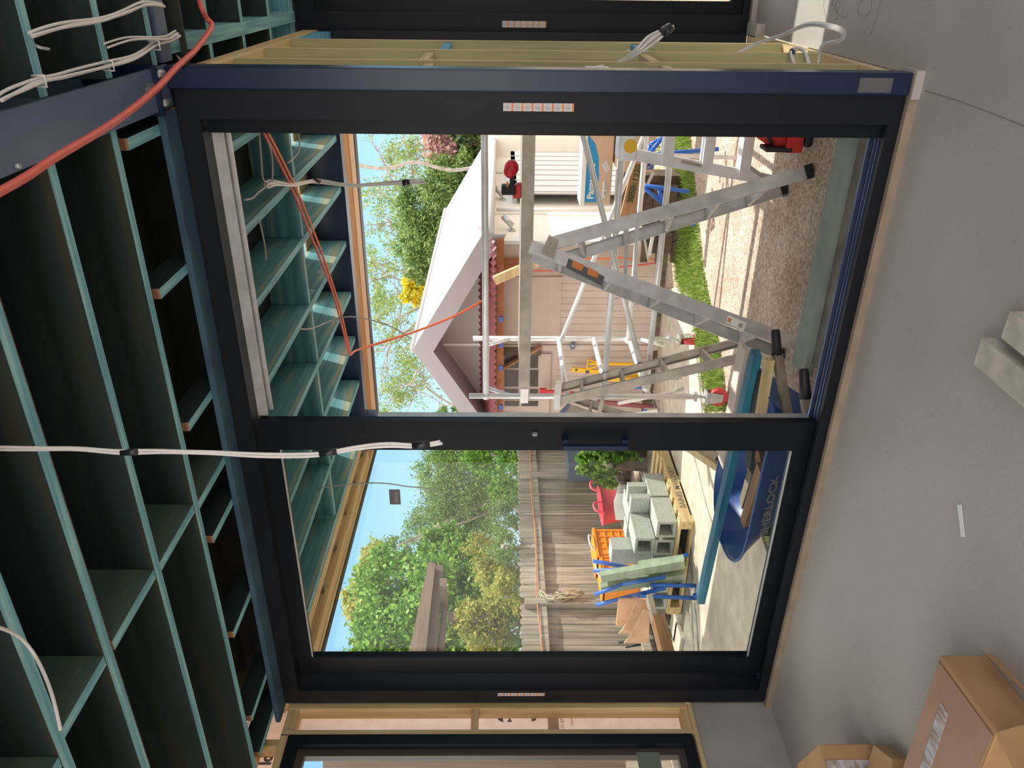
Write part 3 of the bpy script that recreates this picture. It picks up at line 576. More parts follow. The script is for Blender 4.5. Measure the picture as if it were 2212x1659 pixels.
tree('leafy_shrub', [(1085, 312, 22, 16), (1075, 300, 25, 25), (1100, 300, 25, 15)], 16, 2500, .12, 'leafB', 'green bush seen past the end of the white garage wall', 'shrub', 15, 1, shell=.2)
tree('leafy_shrub', [(975, 895, 22, 25), (990, 915, 20, 20), (955, 905, 18, 18)], 19, 1500, .12, 'leafB', 'small leafy treetop beside the antenna left of the shed roof', 'shrub', 16, 1, shell=.2)
tree('leafy_tree', [(985, 0, 80, 60), (1020, -60, 80, 70), (960, -120, 80, 60), (1040, 30, 40, 50)], 17, 9000, .14, 'leafA', 'green treetops seen through the second sliding door', 'tree', 17, 1, shell=.2)
tree('garden_hedge', [(1020, -300, 90, 130), (1030, -520, 90, 130), (1010, -760, 100, 140), (1040, -150, 80, 90)], 19, 16000, .18, 'leafB', 'long green hedge at the end of the yard beyond the second door', 'hedge', 41, 1, shell=.2)
# gum tree: trunk and branches traced as real limbs, leaf clumps on their ends
gt = thing('gum_tree', tuple(P(905, 690, 1, 21.0).xy)+(G,), 'tall gum tree with grey forked limbs against the sky above the shed', 'tree')
gm = MB(); D = 21.0
limbs = [([(985, 640), (940, 650), (890, 672), (862, 690), (848, 725)], 9, 4), ([(862, 690), (835, 700), (812, 690)], 4, 2), ([(905, 690), (880, 715), (858, 738), (836, 742), (815, 760)], 6, 2), ([(985, 755), (930, 728), (895, 712), (870, 720), (840, 755), (835, 800)], 7, 2),
         ([(868, 726), (885, 752), (876, 785)], 3, 1), ([(985, 880), (925, 840), (905, 800), (885, 830), (858, 840), (840, 870)], 5, 2), ([(905, 800), (912, 815), (908, 850)], 2.5, 1), ([(960, 800), (905, 830), (893, 860), (878, 893)], 2.5, 1),
         ([(935, 560), (880, 530), (862, 500), (830, 470)], 6, 2), ([(860, 500), (840, 480), (818, 492)], 3, 1.5), ([(940, 575), (870, 585), (820, 570), (800, 565)], 5, 2), ([(900, 620), (850, 600), (805, 605)], 4, 2), ([(900, 410), (890, 372), (888, 352), (878, 315), (870, 298)], 6, 3), ([(890, 352), (915, 332), (921, 300)], 4, 2),
         ([(940, 395), (925, 350), (918, 322), (898, 300)], 2.5, 1.5), ([(870, 430), (845, 385), (830, 355), (815, 325)], 3.5, 1.5), ([(855, 440), (820, 415), (800, 400)], 3, 1), ([(862, 690), (868, 650), (850, 612)], 3, 1.5), ([(848, 725), (830, 780), (822, 820), (832, 850)], 2.5, 1)]
cs, rs = [], []
for pl, w0, w1 in limbs:
    dd = D+random.uniform(-1, 1); pts = smoothpath([P(x, y, 1, dd+.25*math.sin(i*2.0)) for i, (x, y) in enumerate(pl)], 6); k = dd/F_PX
    gm.tube(pts, [(w0+(w1-w0)*i/(len(pts)-1))*k*.55 for i in range(len(pts))], 8)
    for j in range(10):
        q = pts[int(len(pts)*random.uniform(.35, .999))]; e2 = q+V((random.gauss(0, .45), random.gauss(0, .4), random.gauss(-.05, .45))); gm.tube([q, (q+e2)/2+V((0, 0, random.uniform(-.1, .1))), e2], [.014, .010, .005], 5)
        if random.random() < .8: cs.append(tuple(e2)); rs.append((.12+random.random()*.16,)*3)
gm.tube([P(985, 700, 1, D), (P(985, 700, 1, D).x, D, G)], [.22, .32], 12)
gm.build('trunk', 'bark', gt)
for (x, y, a, b_) in [(855, 640, 35, 30), (830, 620, 20, 25), (845, 560, 35, 40), (870, 560, 25, 35), (820, 470, 30, 40), (850, 440, 30, 30), (860, 340, 25, 40), (880, 380, 25, 30), (830, 545, 30, 30), (815, 700, 15, 20), (850, 800, 25, 30), (865, 770, 25, 20), (880, 810, 25, 15), (850, 850, 20, 25), (835, 880, 15, 18), (870, 860, 15, 15), (835, 660, 18, 22), (812, 640, 12, 20), (895, 330, 25, 25), (825, 415, 18, 22), (805, 585, 12, 16), (900, 790, 18, 12)]:
    for j in range(5):
        p = P(x+random.gauss(0, a*.55), y+random.gauss(0, b_*.55), 1, D+random.uniform(-1, 1)); cs.append(tuple(p)); rs.append((.16+random.random()*.22,)*3)
leaf_mesh(cs, rs, 11000, .11, 21, 'leafD', 'foliage', gt, shell=.1, aspect=.28, droop=.8)

# added gum, its unseen crown put in to shade the far end of the fence
tg = thing('gum_tree', (-2.95, 14.6, G), 'slim added gum tree behind the garage, unseen crown shading the fence', 'tree')
cs2 = [(-2.95+random.gauss(0, .25), y_, 9.3+random.gauss(0, .5)) for y_ in np.arange(12.9, 17.4, .32)]
leaf_mesh(cs2, [(.7, .7, .85)]*len(cs2), 15000, .24, 77, 'leafD', 'foliage', tg, shell=.1, aspect=.6)
mtg = MB(); mtg.tube(smoothpath([(-3.25, 14.6, G-.05), (-3.2, 14.6, 1.5), (-3.32, 14.6, 2.4), (-3.18, 14.6, 3.1), (-3.27, 14.5, 3.8), (-3.0, 14.6, 5.5), (-2.95, 14.7, 8.8)]), .034, 8)
for c in cs2[::2]: mtg.tube([(-2.93, 14.6, 7.2), c], [.04, .015], 6)
mtg.build('trunk', 'bark', tg)

# ---- pergola
pg = thing('garden_pergola', (-7.0, 7, G), 'brown painted timber pergola standing behind the fence at the left', 'pergola')
X_ = -7.1
def quadbar(a, b, c, d, X, t, name, m, par, ax=0):   # four picture points on a plane, given thickness
    pts = [P(*q, ax, X) for q in (a, b, c, d)]; v = (t, 0, 0) if ax == 0 else (0, t, 0); return MB().prism(pts, v).build(name, m, par)
quadbar((926, 1225), (941, 1228), (918, 1440), (880, 1440), X_, .09, 'beam', 'brownY', pg)
quadbar((941, 1232), (957, 1232), (942, 1440), (921, 1440), X_-.1, .09, 'beam', 'brownY', pg)
quadbar((957, 1290), (968, 1300), (958, 1440), (944, 1440), X_-.2, .12, 'rafter', 'brownY', pg)
quadbar((952, 1300), (967, 1300), (968, 1318), (952, 1318), X_-.15, .4, 'rafter', 'brownX', pg)
quadbar((968, 1334), (1130, 1334), (1130, 1352), (968, 1352), X_-.12, .09, 'post', 'brownZ', pg)
quadbar((930, 1560), (1100, 1560), (1085, 1700), (895, 1700), X_, .09, 'beam', 'brownY', pg)
quadbar((700, 1640), (1350, 1650), (1350, 1690), (700, 1690), -5.9, .10, 'post', 'brownZ', pg)
m = MB()
for dx in (0, 22, 30): a = P(1055+dx, 1330, 0, X_+.02); m.tube([a, a+V((.05, .10, .01)), a+V((0, .22, -.01)), a+V((-.12, .10, 0)), a], .006, 6)
m.build('wire_tie', 'alu', pg)

# ================================================================== shed and garage
ys = 8.3
sh = thing('garden_shed', (-3.9, ys, G), 'old pale shed with white metal roof, dark barge boards and maroon awning', 'shed')
yf = 7.85
A = P(892, 757, 1, yf); E_ = P(1045, 509, 1, yf); B_ = P(948, 490, 1, 13.6); C_ = P(1042, 316, 1, 13.6)
LL = P(1033, 945, 1, yf); LB = V((LL.x, 13.6, LL.z)); B_.x = A.x; B_.z = A.z; C_.x = E_.x; C_.z = E_.z
t_ = V((0, 0, -.04))
MB().prism([A, E_, C_, B_], t_).build('roof_sheet', 'roofw', sh); MB().prism([A, B_, LB, LL], t_).build('roof_sheet', 'roofw', sh)
m = MB()
for k in range(1, 22):
    f = k/22; a = A.lerp(E_, f)+V((0, 0, .002)); b = B_.lerp(C_, f)+V((0, 0, .002)); m.bar(a, b, .004, .004)
m.tube([A+V((0, 0, .01)), B_+V((0, 0, .01))], .03, 8); m.build('roof_rib', 'roofw', sh)
def polyY(pl, y, t, name, m, par=sh): return MB().prism([P(a, b, 1, y) for a, b in pl], (0, t, 0)).build(name, m, par)
polyY([(890, 757), (1041, 508), (1094, 507), (1052, 567), (936, 760)], yf-.02, .03, 'barge_board', 'bargeg')
polyY([(892, 757), (936, 760), (1058, 928), (1033, 945)], yf-.02, .03, 'barge_board', 'bargeg')
m = MB(); m.prism([P(936, 760, 1, yf), P(1052, 567, 1, yf), P(1052, 567, 1, yf)+V((0, ys-yf, 0)), P(936, 760, 1, yf)+V((0, ys-yf, 0))], (0, 0, .01)); m.prism([P(936, 760, 1, yf), P(1058, 928, 1, yf), P(1058, 928, 1, yf)+V((0, ys-yf, 0)), P(936, 760, 1, yf)+V((0, ys-yf, 0))], (0, 0, .01)); m.build('soffit', 'bargeg', sh)
ztop = E_.z-.02
xl = LL.x+.05; xr = -2.66
MB().prism([(xl, ys, ztop-.02), (xr, ys, ztop-.02), (A.x, ys, A.z-.12)], (0, .08, 0)).build('gable_wall', 'gable', sh)
polyY([(930, 742), (1045, 742), (1045, 747), (930, 747)], ys-.012, .01, 'cover_strip', 'white')
zc_ = P(1210, 660, 1, ys).z
MB().box(xl, xr, ys, ys+.08, G+.1, ztop-.02).build('front_wall', 'shedwall', sh)
m = MB(); x = P(1300, 580, 1, ys).x; xe = P(1300, 925, 1, ys).x+.6
while x > xe-.6:
    w = .085+random.uniform(-.006, .006); m.box(x-w+.004, x, ys-.014, ys, G+.12, zc_); x -= w
m.build('wall_boards', 'shedwall', sh)
MB().box(xl, -2.6, ys-.02, ys, G-.02, G+.12).build('plinth', 'soil', sh)
quad = lambda x0, y0, x1, y1, y, t, name, m, par=sh: (lambda a, b: MB().box(a.x, b.x, y-t, y, min(a.z, b.z), max(a.z, b.z)).build(name, m, par))(P(x0, y0, 1, y), P(x1, y1, 1, y))
quad(1060, 523, 1425, 592, ys, .02, 'cement_panel', mat('beige_cement_sheet', (0.50, 0.42, 0.35), (0.55, 0.47, 0.40), 5, .8))
quad(1080, 597, 1184, 742, ys, .018, 'cement_panel', 'shedwall'); quad(1186, 597, 1208, 742, ys, .022, 'cover_strip', 'shedwall'); quad(1075, 590, 1083, 745, ys, .025, 'cover_strip', 'ltcard'); quad(1070, 743, 1440, 755, ys, .03, 'door_stop', 'shedwall')
quad(1066, 557, 1129, 578, ys-.02, .10, 'timber_head', 'rustX')if 'rustX' in MT else quad(1066, 557, 1129, 578, ys-.02, .10, 'timber_head', 'rust')
# glazed door
gd = quad(1072, 762, 1185, 905, ys-.001, .03, 'glazed_door', 'shedwall')
for i, (xa, xb) in enumerate([(1090, 1121), (1127, 1162)]):
    for j, (ya, yb) in enumerate([(764, 795), (799, 835), (840, 862), (866, 877)]):
        a, b = P(xa, ya, 1, ys-.031), P(xb, yb, 1, ys-.031); MB().box(a.x, b.x, ys-.036, ys-.032, b.z, a.z).build('dark_pane', 'darkpane', gd)
quad(1068, 750, 1168, 766, ys-.03, .03, 'door_head', 'soil')
quad(1068, 893, 1166, 905, ys-.03, .03, 'door_jamb', 'rust')
a, b = P(1170, 748, 1, ys-.1), P(1078, 800, 1, ys-.1); MB().bar(a, b, .03, .075, (0, 1, 0)).build('diagonal_brace', 'hardwoodX', sh)
polyY([(1068, 765), (1068, 810), (1084, 800)], ys-.14, .03, 'wedge_block', 'treated')
# awning
m = MB(); N = 120; xa, xb = P(1045, 520, 1, 7.75).x, LL.x; vs = []
for i in range(N+1):
    x = xa+(xb-xa)*i/N; dz = .016*math.sin(i*PI/2*1.0) if True else 0
    vs += [(x, 7.72, 1.565+dz), (x, 8.29, 1.745+dz), (x, 7.72, 1.561+dz), (x, 8.29, 1.741+dz)]
fs = []
for i in range(N):
    a = i*4; b = a+4; fs += [(a, a+1, b+1, b), (a+2, b+2, b+3, a+3), (a, b, b+2, a+2)]
m.add(vs, fs).build('awning_sheet', 'mauve', sh)
MB().box(LL.x, xa, 7.80, 7.88, 1.47, 1.545).build('awning_beam', 'rust', sh)
for px in (690, 745, 795, 880): a = P(1072, px, 1, 7.79); MB().box(a.x-.03, a.x+.03, 7.785, 7.80, 1.48, 1.52).build('blue_bracket', 'blue', sh)
# right side wall of the building
xw = -2.66
MB().box(xw-.1, xw, ys, 12.6, G, ztop-.05).build('side_wall', 'cream', sh)
MB().box(xw-.02, xw+.02, ys-.03, ys+.09, G, ztop-.03).build('corner_trim', 'white', sh)
MB().box(xw-.05, E_.x+.02, ys, 13.0, ztop-.07, ztop-.05).build('eave_soffit', 'roofw', sh)
MB().tube([(E_.x+.04, yf, ztop-.045), (E_.x+.04, 13.2, ztop-.045)], .045, 12).build('gutter', 'roofw', sh)
py = P(1100, 455, 0, xw+.04).y
MB().tube([(xw+.05, py, ztop-.1), (xw+.05, py, .15)], .022, 10).build('downpipe', 'white', sh)
for (x, y_, L) in [(1100, 489, 1), (1080, 422, .9)]:
    p = P(x+6, y_+10, 0, xw); s_ = MB().cyl(p, p+V((.02, 0, 0)), .04, 14).cyl(p+V((.02, 0, 0)), p+V((.09, 0, .03)), .012, 8).cyl(p+V((.06, .02, .0)), p+V((.14, .10, .10)), .035, 14).build('spot_lamp', 'alu', sh)
for y_ in (372, 407): p = P(1070, y_, 0, xw+.02); MB().cyl(p, p+V((0, 0, -.13)), .014, 8).build('conduit_stub', 'white', sh)
# ribbed door panel hung on the side wall
xd = xw+.16; y0 = P(1200, 417, 0, xd).y
m = MB().box(xd-.02, xd, y0, 12.3, G+.05, 1.36)
y = y0+.05
while y < 12.2: m.box(xd, xd+.010, y, y+.016, G+.05, 1.36); y += .30
m.build('ribbed_panel', 'roofw', sh)
MB().box(xw, xd, y0+.1, 12.3, 1.3, 1.36).build('panel_rail', 'alu', sh)
MB().box(xw-.02, xw+.5, 12.6, 12.75, G, 1.75).build('end_wall', 'cream', sh)
MB().box(xw+.02, xw+1.6, 12.75, 13.0, .9, 1.15).build('lattice_rail', 'bargeg', sh)
an = thing('roof_antenna', tuple(P(960, 893, 1, 16).xy)+(1.5,), 'thin television antenna mast left of the shed roof', 'antenna')
a = P(947, 875, 1, 16); MB().cyl((a.x, 16, 1.5), (a.x, 16, a.z), .012, 6).build('mast', 'bark', an); MB().cyl(P(948, 866, 1, 16), P(948, 886, 1, 16)+V((0, 0, 0)), .01, 6).cyl(P(952, 870, 1, 16), P(952, 882, 1, 16), .01, 6).build('crossarm', 'bark', an)

# ================================================================== open roof framing over the deck outside
def oedge(x0, x1, y0, y1, z0, z1, ax):
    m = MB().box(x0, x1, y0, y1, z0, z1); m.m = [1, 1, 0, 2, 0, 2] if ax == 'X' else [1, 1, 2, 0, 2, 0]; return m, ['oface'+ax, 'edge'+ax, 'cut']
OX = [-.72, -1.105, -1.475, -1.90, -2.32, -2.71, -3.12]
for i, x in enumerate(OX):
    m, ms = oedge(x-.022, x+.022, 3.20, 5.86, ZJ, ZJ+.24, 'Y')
    tag(m.build('eave_joist', ms), ['first', 'second', 'third', 'fourth', 'fifth', 'sixth', 'seventh'][i]+' teal roof joist outside over the deck, counted from the door corner', 'joist', 'teal roof joists over the deck')
xs = OX+[-3.55]
for i in range(len(xs)-1):
    m, ms = oedge(xs[i+1]+.024, xs[i]-.024, 4.56+.03*(i % 2), 4.60+.03*(i % 2), ZJ+.002, ZJ+.24, 'X')
    tag(m.build('eave_nogging', ms), 'dark teal nogging between deck roof joists, '+['first', 'second', 'third', 'fourth', 'fifth', 'sixth', 'seventh'][i]+' from the door corner', 'nogging', 'noggings in the deck roof')
for i in range(len(xs)-1):
    for yb_, nm_ in ((3.72, 'near'), (4.9, 'far')):
        tag(MB().box(xs[i+1]+.03, xs[i]-.03, yb_-.02, yb_+.02, 2.86, 2.935).build('roof_batten', 'pineX'), nm_+' pine batten between deck roof joists, '+['first', 'second', 'third', 'fourth', 'fifth', 'sixth', 'seventh'][i]+' bay from the door corner', 'batten', 'pine battens over the deck roof')
m, ms = oedge(-3.60, -3.555, 3.2, 6.0, ZJ, ZJ+.24, 'Y'); tag(m.build('edge_joist', ms), 'outermost teal roof joist beside the notched pine rafter', 'joist')
S(MB().box(-3.6, -.46, 3.18, 5.1, 2.946, 2.956).build('deck_roof_sheet', mat('silver_roof_foil', (0.20, 0.18, 0.16), (0.42, 0.38, 0.36), 60, 0.5)))
S(MB().box(-3.6, -.46, 5.1, 5.46, 2.946, 2.956).box(-3.6, -.46, 5.6, 5.98, 2.946, 2.956).build('deck_roof_edge', 'treated'))
S(MB().box(-3.6, 4, 3.172, 3.19, 2.68, 2.94).build('trim_6', 'dark_ceiling'))
tag(MB().box(-3.56, 4, 5.87, 5.97, 2.687, 2.944).box(-3.56, 4, 5.86, 5.98, 2.675, 2.687).build('navy_beam', 'navy'), 'dark navy steel beam under the front edge of the deck roof', 'steel beam')
MT['ochre'] = mat('ochre_plywood', (0.42, 0.20, 0.06), (0.50, 0.26, 0.08), 6, .7)
tag(MB().box(-4.02, 4, 5.99, 6.30, 2.70, 2.715).box(-4.02, 4, 5.99, 6.0, 2.715, 2.93).build('soffit_board', 'ochre'), 'ochre plywood soffit strip behind the front fascia', 'soffit')
tag(MB().box(-4.1, 4, 6.30, 6.50, 2.695, 2.93).build('fascia_board', mat('pale_new_fascia', (0.62, 0.42, 0.28), (0.72, 0.52, 0.36), 20, .7, stretch=grain('X'))), 'pale new timber fascia along the front of the deck roof', 'fascia')
tag(MB().box(-4.13, 4, 6.505, 6.62, 2.69, 2.95).build('gutter', 'frame'), 'thin dark gutter edge in front of the pale fascia', 'gutter')
m = thing('notched_rafter', (-3.8, 4.5, 2.7), 'pine side rafter pair with small square blocks along the left roof edge', 'rafter')
MB().box(-3.70, -3.61, 3.0, 5.98, 2.70, 2.86).build('inner_rafter', 'pineY', m); MB().box(-3.99, -3.88, 3.0, 5.98, 2.70, 2.90).build('outer_rafter', 'pineY', m)
for (px, py) in [(674, 1378), (702, 1272), (728, 1183), (750, 1107), (770, 1042), (786, 985), (797, 940)]:
    p = P(px, py, 2, 2.73); MB().box(-3.875, -3.705, p.y-.03, p.y+.03, 2.73, 2.86).build('block', 'old'+'X', m)
MB().box(-3.88, -3.70, 3.0, 5.98, 2.86, 2.87).build('backing_strip', 'pineY', m)
tag(MB().box(-4.045, -3.992, 2.5, 6.30, 2.695, 2.93).build('barge_fascia', 'pineY'), 'thin pale fascia along the left edge of the deck roof', 'fascia')
tag(MB().box(-4.12, -4.048, 2.5, 6.50, 2.69, 2.95).build('side_gutter', 'frame'), 'dark gutter strip outside the left roof edge', 'gutter')
tag(MB().box(-3.60, -3.50, 6.05, 6.06, 2.6, 2.75).box(-3.58, -3.57, 5.98, 6.06, 2.62, 2.72).build('steel_bracket', 'steel'), 'small bolted steel bracket at the far corner of the deck roof', 'bracket')

# ---- cables and conduits
def cable(name, pts, r, m, label, cat, n=8, sm=6, group=None):
    return tag(MB().tube(smoothpath(pts, sm), r, n).build(name, m), label, cat, group)
pipe = [P(430, 0, 2, 2.705)+V((0, 0, 0)), P(437, 22, 2, 2.69), P(447, 40, 2, 2.685), P(457, 52, 2, 2.665), P(452, 68, 2, 2.65), P(420, 110, 2, 2.63), P(380, 147, 2, 2.62), P(345, 185, 2, 2.61), P(290, 232, 2, 2.61), P(225, 278, 2, 2.6), P(120, 340, 2, 2.6), P(60, 380, 2, 2.6), P(0, 414, 2, 2.6), P(-60, 445, 2, 2.6), P(-200, 515, 2, 2.62), P(-480, 650, 2, 2.66)]
cable('red_conduit', pipe, .0105, 'redpipe', 'salmon red flexible conduit strung diagonally under the steel beam', 'conduit', 10)
def bundle(name, pts, r, k, spread, label, group=None, tapes=(), tape_r=None, cat='cable'):
    t = thing(name, tuple(pts[len(pts)//2]), label, cat, group)
    sp = smoothpath(pts, 6)
    for j in range(k):
        o = V((math.cos(2*PI*j/k), math.sin(2*PI*j/k)*.7, math.sin(2*PI*j/k+1)))*spread
        q = [p+o*(1+.5*math.sin(i*.35+j*2)) for i, p in enumerate(sp)]
        MB().tube(q, r, 8).build('wire', 'cable', t)
    for f in tapes:
        i = int(f*(len(sp)-2)); d = (sp[i+1]-sp[i]).normalized()*.022; MB().tube([sp[i]-d, sp[i], sp[i]+d], tape_r or (r+spread*1.3), 10).build('tape_wrap', 'tape', t)
    return t
yy = 1.62
bundle('hanging_cable', [P(-160, 966, 1, yy), P(-80, 968, 1, yy), P(60, 968, 1, yy), P(160, 970, 1, yy), P(252, 977, 1, yy), P(340, 974, 1, yy), P(440, 978, 1, yy), P(560, 984, 1, yy), P(680, 981, 1, yy), P(760, 970, 1, yy), P(840, 962, 1, yy), P(900, 962, 1, yy), P(954, 956, 1, yy)], .0035, 3, .004,
       'white cable bundle with black tape hanging in front of the sliding door', tapes=(.38, .71, .945))
bundle('joist_cable', [P(0, 214, 2, 2.68), P(40, 195, 2, 2.68), P(88, 172, 2, 2.68), P(140, 163, 2, 2.675), P(236, 140, 2, 2.68), P(290, 122, 2, 2.675), P(335, 96, 2, 2.68), P(362, 88, 2, 2.68), P(385, 74, 2, 2.68)], .0045, 3, .006, 'white cable bundle clipped across the joists beside the steel beam, lower run')
bundle('joist_cable', [P(68, 76, 2, 2.68), P(140, 56, 2, 2.672), P(215, 42, 2, 2.68), P(270, 26, 2, 2.67), P(316, 9, 2, 2.68), P(352, 11, 2, 2.68)], .0045, 3, .005, 'white cable bundle across the joists at the top edge, upper run')
bundle('joist_cable', [P(228, 98, 2, 2.69), P(280, 85, 2, 2.68), P(330, 82, 2, 2.67), P(362, 80, 2, 2.675), P(383, 70, 2, 2.67)], .0035, 2, .004, 'thin white cables looping to the cross beam')
for i, (x, y) in enumerate([(88, 175), (236, 142), (337, 98)]): p = P(x, y, 2, 2.675); tag(MB().tube([p+V((-.012, 0, .02)), p+V((-.014, 0, -.012)), p+V((.014, 0, -.012)), p+V((.012, 0, .02))], .003, 6).build('cable_tie', 'cable'), 'white cable tie on the lower joist cable, '+['nearest the left picture edge', 'in the middle', 'beside the cross beam'][i], 'cable tie')
cable('loose_cable', [P(70, 94, 2, 2.72), P(85, 102, 2, 2.7), P(105, 106, 2, 2.72)], .004, 'cable', 'short white cable loop between two joists at the upper left', 'cable')
cable('loose_cable', [P(-30, 1350, 2, 2.66), P(0, 1356, 2, 2.66), P(40, 1375, 2, 2.672), P(70, 1408, 2, 2.66), P(95, 1455, 2, 2.62), P(115, 1510, 2, 2.58), P(131, 1578, 2, 2.55)], .0045, 'cable', 'single white cable curving down below the joists at the lower left', 'cable')
cable('loose_cable', [P(380, 118, 2, 2.72), P(395, 135, 2, 2.66), P(408, 142, 2, 2.62)], .004, 'cable', 'white cable tail behind the red conduit by the column', 'cable')
# cables in the stud wall
bundle('wall_cable', [P(1290, 152, 0, -.36), P(1325, 146, 0, -.36), P(1352, 130, 0, -.33), P(1385, 105, 0, -.28), P(1410, 84, 0, -.25), P(1440, 64, 0, -.22), P(1452, 58, 0, -.21)], .006, 5, .009, 'thick grey cable bundle with taped end poking out of the stud wall', tapes=(.82, .88), tape_r=.02)
cable('wall_cable', [P(530, 126, 0, -.38), P(620, 119, 0, -.38), P(700, 115, 0, -.38), P(760, 118, 0, -.38), P(850, 131, 0, -.40)], .006, 'cable', 'white cable stapled along the upper stud wall', 'cable')
cable('wall_cable', [P(1190, 134, 0, -.40), P(1240, 122, 0, -.38), P(1290, 114, 0, -.38), P(1320, 122, 0, -.38), P(1345, 140, 0, -.40)], .006, 'cable', 'white cable arching between studs near the middle of the wall', 'cable')
cable('wall_cable', [P(1592, 115, 0, -.36), P(1640, 92, 0, -.30), P(1690, 76, 0, -.22), P(1740, 54, 0, -.14), P(1790, 56, 0, -.12), P(1822, 70, 0, -.14), P(1812, 88, 0, -.20), P(1775, 100, 0, -.28), P(1768, 136, 0, -.36)], .007, 'cable', 'big white cable loop standing out near the floor', 'cable')
bundle('wall_cable', [P(1748, 137, 0, -.36), P(1738, 112, 0, -.33), P(1720, 105, 0, -.32), P(1710, 115, 0, -.33), P(1716, 136, 0, -.36)], .006, 2, .006, 'short taped white cable hoop above the bottom plate', tapes=(.75,))
tag(MB().box(P(1265, 148, 0, -.33).x, -.326, 3.10, 3.16, P(1318, 150, 0, -.33).z, P(1268, 150, 0, -.33).z).build('wall_bracket', 'white'), 'small white cable bracket on the stud next to the column', 'bracket')
# outdoor eave cables
Z6 = lambda x, y: P(x, y, 2, 2.665)
bundle('eave_cable', [Z6(575, 403), Z6(590, 395), Z6(630, 398), Z6(675, 392), P(700, 393, 1, Z6(675, 392).y+.1), P(760, 400, 1, Z6(675, 392).y+.1), P(830, 397, 1, Z6(675, 392).y+.1), P(916, 391, 1, Z6(675, 392).y+.1)], .0045, 5, .009, 'grey cable bundle hanging from the deck roof with black tape ends', tapes=(.50, .96), tape_r=.02)
cable('eave_cable', [Z6(560, 290), Z6(564, 340), Z6(568, 385), Z6(582, 397)], .0045, 'gcable', 'grey cable dropping from the door head to the taped bundle', 'cable')
cable('eave_cable', [Z6(572, 290), Z6(585, 325), Z6(589, 360), Z6(588, 392)], .0045, 'gcable', 'thin twisted cable beside the dropping grey cable', 'cable')
cable('eave_cable', [Z6(528, 432), Z6(545, 428), Z6(560, 414), Z6(575, 403)], .0045, 'gcable', 'short grey cable curve joining the bundle from the left', 'cable')
cable('eave_cable', [Z6(645, 290), Z6(647, 318), Z6(640, 335), Z6(622, 352)], .0045, 'gcable', 'white cable tail tied near the top of the open door', 'cable')
cable('eave_cable', [Z6(560, 475), Z6(572, 530), Z6(574, 562)], .0045, 'gcable', 'pale cable seen between the deck roof joists', 'cable')
cable('eave_cable', [Z6(648, 711), Z6(675, 709), P(715, 693, 1, 4.9), P(755, 684, 1, 4.9), P(800, 691, 1, 4.9), P(850, 708, 1, 4.9), P(890, 733, 1, 4.9)], .0045, 'gcable', 'long grey cable arcing out from the deck roof to the sky', 'cable')
cable('eave_cable', [P(634, 1118, 1, 4.3), P(640, 1090, 1, 4.3), P(662, 1065, 1, 4.3), P(700, 1053, 1, 4.3), P(770, 1045, 1, 4.3), P(830, 1044, 1, 4.3), P(880, 1051, 1, 4.3), P(920, 1055, 1, 4.3), P(955, 1068, 1, 4.3)], .0045, 'gcable', 'thin white cable curving across the sky in the left pane', 'cable')
for d, mm, lb in ((0, 'redpipe', 'red conduit under the deck roof, running to the shed awning'), (9, 'orangepipe', 'orange conduit beside the red one, running to the shed awning')):
    cable('eave_conduit', [Z6(568+d, 285), Z6(600+d, 345), Z6(640+d, 430), Z6(680+d, 530), Z6(715+d*.6, 620), Z6(735+d*.6, 690), Z6(752+d*.3, 755), Z6(757, 767), P(768+d*.2, 757, 1, 5.75), P(820+d*.1, 742-d*.3, 1, 6.2), P(900, 716-d*.2, 1, 6.8), P(980, 684-d*.2, 1, 7.2), P(1035, 655-d*.2, 1, 7.6), P(1058, 637-d*.2, 1, 7.9), P(1075, 608, 1, 8.1)], .0075, mm, lb, 'conduit')

for body, px_, py_, jx, h_ in (('15/10', 700, 592, -1.90, .055), ('18 M.S', 664, 655, -1.90, .06)):
    p = P(px_, py_, 0, jx+.0225); tt_ = text(body, p, (0, 1, 0), (0, 0, 1), h_, 'cable', None, 'chalk_note', .0003); tag(tt_, 'white chalk note %s on a teal deck roof joist' % body.replace('/', ' over ').replace('.', ' '), 'chalk note')

# ================================================================== scaffold tower
XS = -3.07; yA = P(1508, 733, 0, XS).y; yB = P(1545, 857, 0, XS).y; XE = -.62
sc_ = thing('scaffold_tower', (XS, (yA+yB)/2, G), 'aluminium mobile scaffold tower with red castors standing in the yard', 'scaffold')
zA = lambda x: P(x, 733, 1, yA).z
zB = lambda x: P(x, 857, 1, yB).z
for nm, yy_, zf, top in (('A', yA, zA, 1022), ('B', yB, zB, 1013)):
    for X in (XS, XE):
        MB().tube([(X, yy_, G+.27), (X, yy_, zf(top))], .0235, 12).build('upright', 'tube', sc_)
        MB().cyl((X, yy_, G+.18), (X, yy_, G+.27), .015, 10).box(X-.035, X+.035, yy_-.02, yy_+.02, G+.25, G+.275).build('jack', 'alu', sc_)
        w_ = MB(); r = .075; ax = (.024, 0, 0) if nm == 'A' else (0, .024, 0); ax = V(ax)
        cst = MB().cyl(V((X, yy_, G+r))-ax, V((X, yy_, G+r))+ax, r, 22).build('castor_wheel', 'wheelred', sc_)
        m = MB(); c = V((X, yy_, G+r)); px_ = ax.normalized()
        for s_ in (-1, 1):
            o = px_*.03*s_; side = V((0, 1, 0)) if nm == 'A' else V((1, 0, 0))
            m.prism([c+o-side*.055+V((0, 0, .105)), c+o+side*.055+V((0, 0, .105)), c+o+side*.035-V((0, 0, .03)), c+o-side*.035-V((0, 0, .03))], px_*.003*s_)
        m.box(X-.05, X+.05, yy_-.05, yy_+.05, G+.17, G+.185); m.cyl(c-px_*.036, c+px_*.036, .014, 10); m.build('castor_fork', 'alu', cst)
